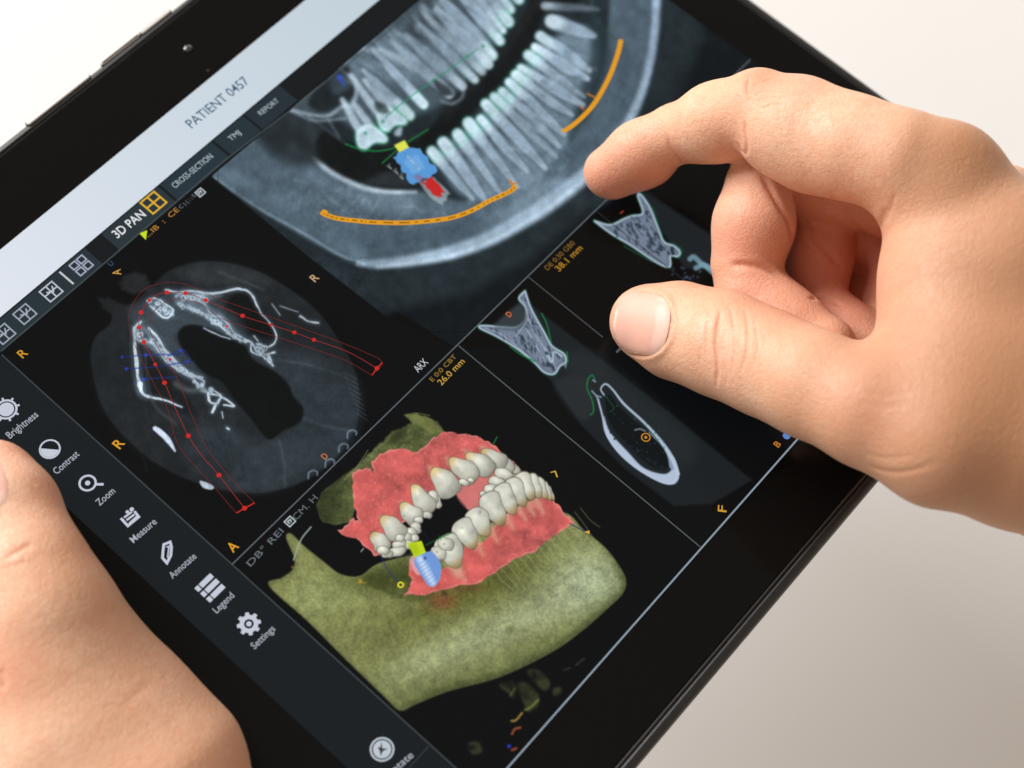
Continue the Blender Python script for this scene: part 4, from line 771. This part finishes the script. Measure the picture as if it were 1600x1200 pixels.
def skin_mat():
    m, n, l, b = mat('skin'); t = n.new('ShaderNodeTexCoord')
    at = n.new('ShaderNodeAttribute'); at.attribute_name = 'tint'; sep = n.new('ShaderNodeSeparateColor'); l.new(at.outputs['Color'], sep.inputs[0])
    def nz(scale, det=3, rough=.5): o = n.new('ShaderNodeTexNoise'); o.inputs['Scale'].default_value = scale; o.inputs['Detail'].default_value = det; o.inputs['Roughness'].default_value = rough; l.new(t.outputs['Object'], o.inputs['Vector']); return o
    def mix(f, a, b_): 
        o = n.new('ShaderNodeMix'); o.data_type = 'RGBA'
        for i, s_ in ((0, f), (6, a), (7, b_)):
            if isinstance(s_, (tuple, float)): o.inputs[i].default_value = s_ if not isinstance(s_, tuple) else (*s_, 1)
            else: l.new(s_, o.inputs[i])
        return o.outputs[2]
    big = nz(45, 3); mid = nz(420, 4, .6)
    def ramp(s_, a, b_): o = n.new('ShaderNodeMapRange'); o.inputs[1].default_value = a; o.inputs[2].default_value = b_; l.new(s_, o.inputs[0]); return o.outputs[0]
    base = mix(ramp(big.outputs['Fac'], .35, .65), SK_A, SK_B)
    base = mix(ramp(mid.outputs['Fac'], .4, 1.0), base, (SK_B[0] * .95, SK_B[1] * .82, SK_B[2] * .78))
    base = mix(sep.outputs[0], base, (.68, .25, .16))    # pinker pads, creases and joints
    base = mix(sep.outputs[1], base, (.46, .225, .115))    # tanned back of the hand and knuckles
    base = mix(sep.outputs[2], base, (.30, .11, .06))
    b.inputs['Subsurface Weight'].default_value = .35; b.inputs['Subsurface Radius'].default_value = (1.0, .35, .2); b.inputs['Subsurface Scale'].default_value = .0026
    b.inputs['Roughness'].default_value = .47; b.inputs['Specular IOR Level'].default_value = .36
    rr = n.new('ShaderNodeMapRange'); rr.inputs[3].default_value = .40; rr.inputs[4].default_value = .58; l.new(mid.outputs['Fac'], rr.inputs[0]); l.new(rr.outputs[0], b.inputs['Roughness'])
    vo = n.new('ShaderNodeTexVoronoi'); vo.feature = 'DISTANCE_TO_EDGE'; vo.inputs['Scale'].default_value = 1250; mp = n.new('ShaderNodeMapping'); mp.inputs['Scale'].default_value = (1, .62, .8)
    wr = nz(300, 2); va = n.new('ShaderNodeVectorMath'); va.operation = 'MULTIPLY_ADD'; va.inputs[1].default_value = (.0012,) * 3; l.new(wr.outputs['Color'], va.inputs[0]); l.new(t.outputs['Object'], va.inputs[2]); l.new(va.outputs[0], mp.inputs[0]); l.new(mp.outputs[0], vo.inputs['Vector'])
    vr = ramp(vo.outputs['Distance'], 0, .16); b1 = n.new('ShaderNodeBump'); b1.inputs['Strength'].default_value = .5; b1.inputs['Distance'].default_value = .00009; l.new(vr, b1.inputs['Height'])
    n2 = nz(650, 4, .65); b2 = n.new('ShaderNodeBump'); b2.inputs['Strength'].default_value = .5; b2.inputs['Distance'].default_value = .00022; l.new(n2.outputs['Fac'], b2.inputs['Height']); l.new(b1.outputs[0], b2.inputs['Normal'])
    v2 = n.new('ShaderNodeTexVoronoi'); v2.feature = 'DISTANCE_TO_EDGE'; v2.inputs['Scale'].default_value = 560; m2_ = n.new('ShaderNodeMapping'); m2_.inputs['Scale'].default_value = (.55, 1.0, .8); m2_.inputs['Rotation'].default_value = (.3, .2, .6); l.new(va.outputs[0], m2_.inputs[0]); l.new(m2_.outputs[0], v2.inputs['Vector'])
    b3 = n.new('ShaderNodeBump'); b3.inputs['Strength'].default_value = .2; b3.inputs['Distance'].default_value = .00016; l.new(ramp(v2.outputs['Distance'], 0, .10), b3.inputs['Height']); l.new(b2.outputs[0], b3.inputs['Normal'])
    crz = n.new('ShaderNodeMath'); crz.operation = 'MULTIPLY_ADD'; l.new(ramp(v2.outputs['Distance'], .10, 0), crz.inputs[0]); crz.inputs[1].default_value = .10; cr4 = n.new('ShaderNodeMath'); cr4.operation = 'MULTIPLY'; l.new(ramp(vo.outputs['Distance'], .14, 0), cr4.inputs[0]); cr4.inputs[1].default_value = .14; l.new(cr4.outputs[0], crz.inputs[2])
    base = mix(crz.outputs[0], base, (.52, .235, .14))
    pv = n.new('ShaderNodeTexVoronoi'); pv.inputs['Scale'].default_value = 230; l.new(t.outputs['Object'], pv.inputs['Vector']); pm = n.new('ShaderNodeMath'); pm.operation = 'MULTIPLY'; l.new(ramp(pv.outputs['Distance'], .10, .03), pm.inputs[0]); l.new(sep.outputs[1], pm.inputs[1]); pm2 = n.new('ShaderNodeMath'); pm2.operation = 'MULTIPLY'; l.new(pm.outputs[0], pm2.inputs[0]); pm2.inputs[1].default_value = .5
    base = mix(pm2.outputs[0], base, (.20, .09, .05)); l.new(base, b.inputs['Base Color'])
    l.new(b3.outputs[0], b.inputs['Normal']); return m
SK_A, SK_B = (.85, .54, .37), (.79, .455, .29)
SKIN = skin_mat()
def nail_mat():
    m, n, l, b = mat('fingernail'); at = n.new('ShaderNodeAttribute'); at.attribute_name = 'tint'; l.new(at.outputs['Color'], b.inputs['Base Color'])
    b.inputs['Roughness'].default_value = .5; b.inputs['Subsurface Weight'].default_value = .3; b.inputs['Subsurface Radius'].default_value = (1, .5, .4); b.inputs['Subsurface Scale'].default_value = .001; b.inputs['Coat Weight'].default_value = .0; b.inputs['Specular IOR Level'].default_value = .4; t = n.new('ShaderNodeTexCoord'); mpn = n.new('ShaderNodeMapping'); mpn.inputs['Rotation'].default_value = (0, 0, -.62); mpn.inputs['Scale'].default_value = (90, 1500, 300); no = n.new('ShaderNodeTexNoise'); no.inputs['Scale'].default_value = 1; no.inputs['Detail'].default_value = 2; l.new(t.outputs['Object'], mpn.inputs[0]); l.new(mpn.outputs[0], no.inputs['Vector']); bp = n.new('ShaderNodeBump'); bp.inputs['Strength'].default_value = .25; bp.inputs['Distance'].default_value = .0001; l.new(no.outputs['Fac'], bp.inputs['Height']); l.new(bp.outputs[0], b.inputs['Normal']); b.inputs['Coat Roughness'].default_value = .15; return m
NAIL = nail_mat()

def hand_object(name, V, Q, levels, creases, tints, label, folds=()):
    me = bpy.data.meshes.new(name); me.from_pydata((V / 1000).tolist(), [], Q.tolist()); me.update()
    tmp = bpy.data.objects.new('tmp', me); C.objects.link(tmp)
    s1 = tmp.modifiers.new('s', 'SMOOTH'); s1.factor = .5; s1.iterations = 3
    s2 = tmp.modifiers.new('d', 'SUBSURF'); s2.levels = levels; s2.render_levels = levels
    dg = bpy.context.evaluated_depsgraph_get(); m2 = bpy.data.meshes.new_from_object(tmp.evaluated_get(dg)); bpy.data.objects.remove(tmp)
    N = len(m2.vertices); co = np.zeros(N * 3, np.float32); m2.vertices.foreach_get('co', co); co = co.reshape(-1, 3) * 1000; no = np.zeros(N * 3, np.float32); m2.vertices.foreach_get('normal', no); no = no.reshape(-1, 3)
    bv = BVHTree.FromPolygons([Vector(v) for v in V / 1000], Q.tolist())
    def hit(px, py):
        o = Vector(P(px, py, .2)); d = (Vector(P(px, py, 0)) - o).normalized(); o = Vector(CAM); h = bv.ray_cast(o, d); 
        return (np.array(h[0]) * 1000, np.array(h[1])) if h[0] is not None else (None, None)
    T = np.zeros((N, 4), np.float32); T[:, 3] = 1; disp = np.zeros(N, np.float32)
    for (pts, dep, wd, red) in creases:
        A = [hit(*p)[0] for p in spl(pts, 5)]; A = [a for a in A if a is not None]
        if len(A) < 2: continue
        A = np.array(A); m = np.all((co > A.min(0) - wd * 4) & (co < A.max(0) + wd * 4), 1); q = co[m]; best = np.full(len(q), 1e9); tt = np.zeros(len(q))
        for i in range(len(A) - 1):
            a, b_ = A[i], A[i + 1]; d = b_ - a; L = d @ d + 1e-9
            if L > 36: continue
            t = np.clip((q - a) @ d / L, 0, 1); D = np.linalg.norm(q - a - t[:, None] * d, axis=1); u = best > D; best = np.minimum(best, D); tt[u] = (i + t[u]) / (len(A) - 1)
        taper = np.clip(np.minimum(tt, 1 - tt) * 5, 0, 1) ** .7
        g = np.exp(-(best / wd) ** 2) * taper - .12 * np.exp(-((best - wd * 2.2) / (wd * 1.2)) ** 2) * taper
        disp[m] -= dep * .7 * g; T[m, 0] = np.maximum(T[m, 0], red * .8 * np.exp(-(best / (wd * 1.5)) ** 2) * taper)
    for (px, py, rad, ch, amt) in tints:
        c0, _ = hit(px, py)
        if c0 is None: continue
        D = np.linalg.norm(co - c0, axis=1); T[:, ch] = np.maximum(T[:, ch], amt * np.exp(-(D / rad) ** 2))
    for f in folds: disp += f(co, hit)
    co += no * disp[:, None]; m2.vertices.foreach_set('co', (co / 1000).ravel())
    at = m2.color_attributes.new('tint', 'FLOAT_COLOR', 'POINT'); at.data.foreach_set('color', T.ravel()); m2.polygons.foreach_set('use_smooth', [True] * len(m2.polygons)); m2.name = name; m2.update()
    o = link(name, m2, SKIN); o['label'] = label; o['category'] = 'hand'; o['group'] = 'hands holding the tablet'
    return o, hit

def nail(parent, hit, c, ux, hl, hw, lun, thick=.16, n=26, rings=12):
    ux = np.array(ux, float); ux /= np.hypot(*ux); uy = np.array([-ux[1], ux[0]]); V = []; col = []; Fc = []
    for r in range(rings + 1):
        f = r / rings
        for k in range(n):
            a = 2 * math.pi * k / n; ca, sa = math.cos(a), math.sin(a); e = 3.1; q = (abs(ca) ** e + abs(sa) ** e) ** (-1 / e); u, v = f * q * ca, f * q * sa
            px, py = np.array(c) + ux * hl * u + uy * hw * v; p, nn = hit(px, py)
            if p is None: p, nn = last
            last = (p, nn); lift = thick * (1 if f < .9 else (.6 if f < .95 else -.6)); V.append((p, nn, lift))
            L = 1 if (u > lun + .08 * v * v) else 0; tip = 1 if u < -.9 else 0
            col.append((.80, .53, .43, 1) if L else ((.84, .66, .54, 1) if tip else (.77, .43, .33, 1)))
    nav = np.array([v[1] for v in V]); P3 = np.array([v[0] for v in V]); li = np.array([v[2] for v in V]); m = nav.mean(0); nav = nav * .4 + m * .6; nav /= np.linalg.norm(nav, axis=1)[:, None]
    P3 = (P3 + nav * (li[:, None])) / 1000
    for r in range(rings):
        for k in range(n): j = (k + 1) % n; Fc.append((r * n + k, r * n + j, (r + 1) * n + j, (r + 1) * n + k))
    o = raw('fingernail', P3, Fc, NAIL, parent, smooth=True); at = o.data.color_attributes.new('tint', 'FLOAT_COLOR', 'POINT'); at.data.foreach_set('color', np.array(col, np.float32).ravel()); return o

# ---- right hand: pinching over the glass
def build_right():
    v = Vol((0, -185, -62), (262, 75, 95), RES)
    chain(v, 'i3', [(950, 268, 10, 38), (1000, 238, 16, 44), (1052, 210, 22, 45)], 5); chain(v, 'i3', [(960, 272, 9, 38), (1012, 248, 14, 44)], 3)
    chain(v, 'i2', [(1060, 207, 23, 45), (1120, 190, 31, 56), (1182, 170, 40, 60)], 5); chain(v, 'i2', [(1096, 204, 25, 49), (1138, 193, 31, 54)], 3)
    chain(v, 'index', [(1188, 171, 40, 62), (1250, 198, 44, 72), (1330, 230, 48, 76), (1410, 254, 52, 76), (1480, 280, 52, 80)], 5); chain(v, 'index', [(1222, 208, 40, 67), (1270, 230, 42, 72)], 4)
    chain(v, 'index', [(1488, 244, 58, 48), (1476, 262, 56, 48)], 5)
    v.join('index', 'i2', 2.2); v.join('index', 'i3', 2.2)
    chain(v, 'thumb', [(1010, 503, 11, 58), (1060, 517, 14, 71), (1132, 538, 20, 78), (1200, 568, 26, 78), (1270, 600, 32, 80), (1360, 642, 38, 84), (1470, 690, 42, 98), (1600, 710, 40, 112)], 5)
    # palm and the back of the hand
    chain(v, 'palm', [(1490, 305, 50, 88), (1570, 430, 44, 112), (1690, 600, 38, 160)], 14)
    chain(v, 'palm', [(1560, 340, 34, 84), (1710, 470, 28, 120), (1810, 620, 24, 160)], 12)
    chain(v, 'palm', [(1650, 410, 16, 84), (1790, 560, 8, 120), (1830, 640, 10, 150)], 12)
    chain(v, 'palm', [(1452, 345, 46, 64), (1466, 440, 43, 74), (1462, 560, 40, 84)], 9)
    chain(v, 'palm', [(1530, 480, 42, 100), (1510, 620, 40, 108), (1600, 660, 36, 132), (1750, 685, 30, 172)], 14)
    chain(v, 'palm', [(1750, 680, 26, 180), (2000, 840, 16, 175), (2300, 1000, 10, 185)], 18)
    # curled fingers
    chain(v, 'middle', [(1560, 345, 30, 80), (1420, 308, 24, 66), (1300, 290, 17, 64), (1240, 283, 13, 62), (1204, 290, 12, 52)], 4)
    chain(v, 'middle1', [(1184, 290, 21, 52), (1178, 350, 18, 60), (1167, 412, 13, 57)], 4)
    chain(v, 'middle2', [(1174, 455, 11, 58), (1225, 505, 12, 56), (1290, 540, 16, 48)], 4)
    chain(v, 'ring', [(1640, 400, 14, 76), (1500, 370, 8, 64), (1350, 357, 3, 63), (1300, 366, 2, 54)], 4)
    chain(v, 'ring1', [(1284, 368, 8, 50), (1280, 400, 6, 49), (1278, 440, 4, 48)], 4)
    chain(v, 'ring', [(1362, 430, -8, 60), (1350, 500, -6, 60)], 4); chain(v, 'ring', [(1420, 420, 8, 60), (1420, 500, 8, 60)], 6)
    chain(v, 'ring2', [(1286, 484, 4, 48), (1330, 526, 6, 48), (1400, 570, 10, 44)], 4)
    chain(v, 'little', [(1700, 480, -2, 66), (1520, 430, -10, 50), (1400, 415, -14, 48), (1372, 470, -15, 44), (1400, 540, -6, 42)], 4)
    v.join('middle', 'middle1', 1.0); v.join('ring', 'ring1', 1.0); v.join('middle', 'middle2', 1.6); v.join('ring', 'ring2', 1.6); v.join('middle', 'ring', .8); v.join('middle', 'little', .8)
    v.join('palm', 'index', 6); v.join('palm', 'thumb', 7); v.join('palm', 'middle', 1.6)
    return v.mesh('palm')
RES = 1.0
V, Q = build_right()
cr = [([(1126, 482), (1121, 510), (1118, 540), (1121, 575), (1119, 606)], .55, .55, .55), ([(1140, 476), (1146, 505), (1148, 545), (1142, 590)], .22, .45, .35), ([(1163, 480), (1168, 510), (1167, 545), (1158, 585)], .30, .5, .4), ([(1106, 500), (1103, 530), (1106, 560)], .18, .4, .3), ([(1178, 500), (1184, 535), (1178, 575)], .15, .4, .25), ([(1098, 535), (1094, 560), (1098, 580)], .12, .35, .2), ([(1130, 560), (1136, 585), (1133, 606)], .15, .35, .2),
      ([(1042, 212), (1048, 230), (1060, 248), (1068, 257)], .35, .6, .7), ([(1163, 188), (1164, 208), (1167, 232), (1163, 243)], .4, .6, .7), ([(1152, 222), (1158, 236), (1166, 243)], .4, .5, .5),
      ([(1171, 120), (1168, 140), (1175, 165)], .3, .5, .25), ([(1190, 128), (1210, 122), (1235, 125)], .26, .4, .2), ([(1178, 150), (1195, 142), (1222, 140)], .28, .35, .2), ([(1180, 160), (1200, 152), (1224, 152)], .24, .35, .2), ([(1186, 172), (1205, 164), (1226, 164)], .24, .35, .2),
      ([(1296, 296), (1303, 314), (1318, 334), (1342, 358), (1366, 384)], .45, .9, .5), ([(1386, 322), (1380, 342), (1373, 362), (1368, 392)], .5, .9, .5), ([(1400, 300), (1392, 325), (1383, 350)], .2, .6, .3),
      ([(1140, 414), (1165, 414), (1195, 420), (1228, 436)], .9, .8, .8), ([(1354, 727), (1385, 737), (1420, 736), (1465, 722)], .28, .7, .3), ([(1350, 705), (1380, 716), (1425, 712)], .15, .6, .2), ([(1400, 780), (1440, 778), (1480, 768)], .15, .7, .2), ([(1345, 610), (1385, 618), (1430, 612)], .12, .8, .3), ([(1340, 628), (1380, 636), (1430, 628)], .1, .8, .25), ([(1390, 500), (1420, 490), (1460, 486)], .12, .8, .2), ([(1385, 480), (1400, 460), (1425, 440)], .15, .8, .25)]
# cuticle ring round the thumb nail
def ell(c, hl, hw, ang, a0, a1, n=12):
    a = math.radians(ang); out = []
    for t in np.linspace(a0, a1, n): t = math.radians(t); x, y = hl * math.cos(t), hw * math.sin(t); out.append((c[0] + x * math.cos(a) - y * math.sin(a), c[1] + x * math.sin(a) + y * math.cos(a)))
    return out
cr += [([(1186, 262), (1200, 290), (1217, 321), (1234, 350), (1241, 390)], .8, .9, .9), ([(1256, 352), (1284, 386), (1318, 420)], .6, .9, .9), ([(1262, 466), (1290, 468), (1318, 478)], .6, .7, .7)]
cr += [(ell((1001, 505), 46, 52, 10, -125, 125, 18), .5, .45, .45), (ell((1001, 505), 54, 60, 10, -75, 75, 16), -.28, .75, .15)]
tn = [(949, 290, 12, 0, .7), (1000, 285, 13, 0, .65), (1200, 130, 9, 0, .35), (1000, 450, 6, 0, .35), (955, 540, 7, 0, .4), (1046, 235, 5, 0, .4), (1150, 232, 9, 0, .35), (1193, 115, 9, 1, .4), (1495, 235, 15, 1, 1), (1460, 300, 16, 1, .35), (1130, 560, 8, 0, .25), (1370, 625, 15, 0, .5), (1500, 640, 30, 1, .5), (1590, 700, 36, 1, .95), (1590, 450, 32, 1, .9), (1560, 330, 16, 1, .6), (1500, 540, 34, 1, .7), (1560, 620, 40, 1, 1), (1530, 760, 24, 1, .9), (1400, 740, 16, 1, .5), (1380, 370, 8, 0, .4), (1375, 470, 8, 0, .35), (1010, 460, 8, 0, .25), (965, 500, 8, 0, .3),
      (1170, 380, 15, 0, .65), (1180, 460, 15, 0, .6), (1240, 320, 14, 0, .5), (1300, 430, 24, 0, .95), (1350, 420, 24, 0, .95), (1150, 290, 8, 0, .2), (1330, 300, 12, 0, .2), (1210, 480, 10, 0, .5)]
rh, hit = hand_object('hand', V, Q, 2, cr, tn, 'right hand reaching in from the right with index finger and thumb pinching above the screen')
nail(rh, hit, (1001, 505), (math.cos(math.radians(10)), math.sin(math.radians(10))), 44, 49, .52)

v = Vol((-205, -100, -60), (-40, 130, 45), RES)
chain(v, 'thumb', [(-10, 752, 9, 66), (10, 800, 11, 76), (50, 890, 12, 80), (75, 955, 10, 92), (90, 1030, 4, 106)], 6)
chain(v, 'palm', [(90, 1040, 2, 108), (130, 1130, -4, 142), (214, 1246, -10, 195)], 12)
chain(v, 'palm', [(40, 1000, -8, 120), (-120, 1050, -22, 150), (-160, 1300, -24, 190)], 14)
chain(v, 'palm', [(150, 1200, -16, 180), (0, 1400, -24, 220), (-40, 1700, -30, 210)], 16)
for i, (a, b_, c_) in enumerate((((-165, 62), (-125, 70), (-80, 66)), ((-168, 44), (-122, 48), (-72, 44)), ((-166, 26), (-124, 26), (-78, 24)), ((-160, 8), (-126, 6), (-88, 6)))):
    g = 'f%d' % i; r = 8.4 - .5 * i
    v.cone(g, (a[0], a[1], -26), (b_[0], b_[1], -26), r + 1, r, 3); v.cone(g, (b_[0], b_[1], -26), (c_[0], c_[1], -18.5), r, r - 1, 3)
v.join('palm', 'thumb', 9)
for i in range(4): v.join('palm', 'f%d' % i, 3)
V2, Q2 = v.mesh('palm')
cr2 = [([(4, 872), (20, 866), (38, 856), (52, 850)], .35, .7, .4), ([(0, 890), (20, 884), (44, 876)], .12, .6, .2), ([(190, 1105), (215, 1085), (240, 1060)], .12, .9, .15), ([(0, 1045), (5, 1060), (3, 1080)], .4, 1, .5)]
tn2 = [(30, 700, 9, 0, .5), (80, 770, 8, 0, .35), (10, 700, 8, 0, .4), (60, 1110, 22, 1, .2), (5, 1050, 7, 0, .5), (350, 1180, 16, 0, .12), (120, 840, 7, 0, .2)]
lh, hit2 = hand_object('hand', V2, Q2, 2, cr2, tn2, 'left hand gripping the lower left side of the tablet, thumb on its black border')
nail(lh, hit2, (-32, 748), (.35, .94), 54, 42, .6)
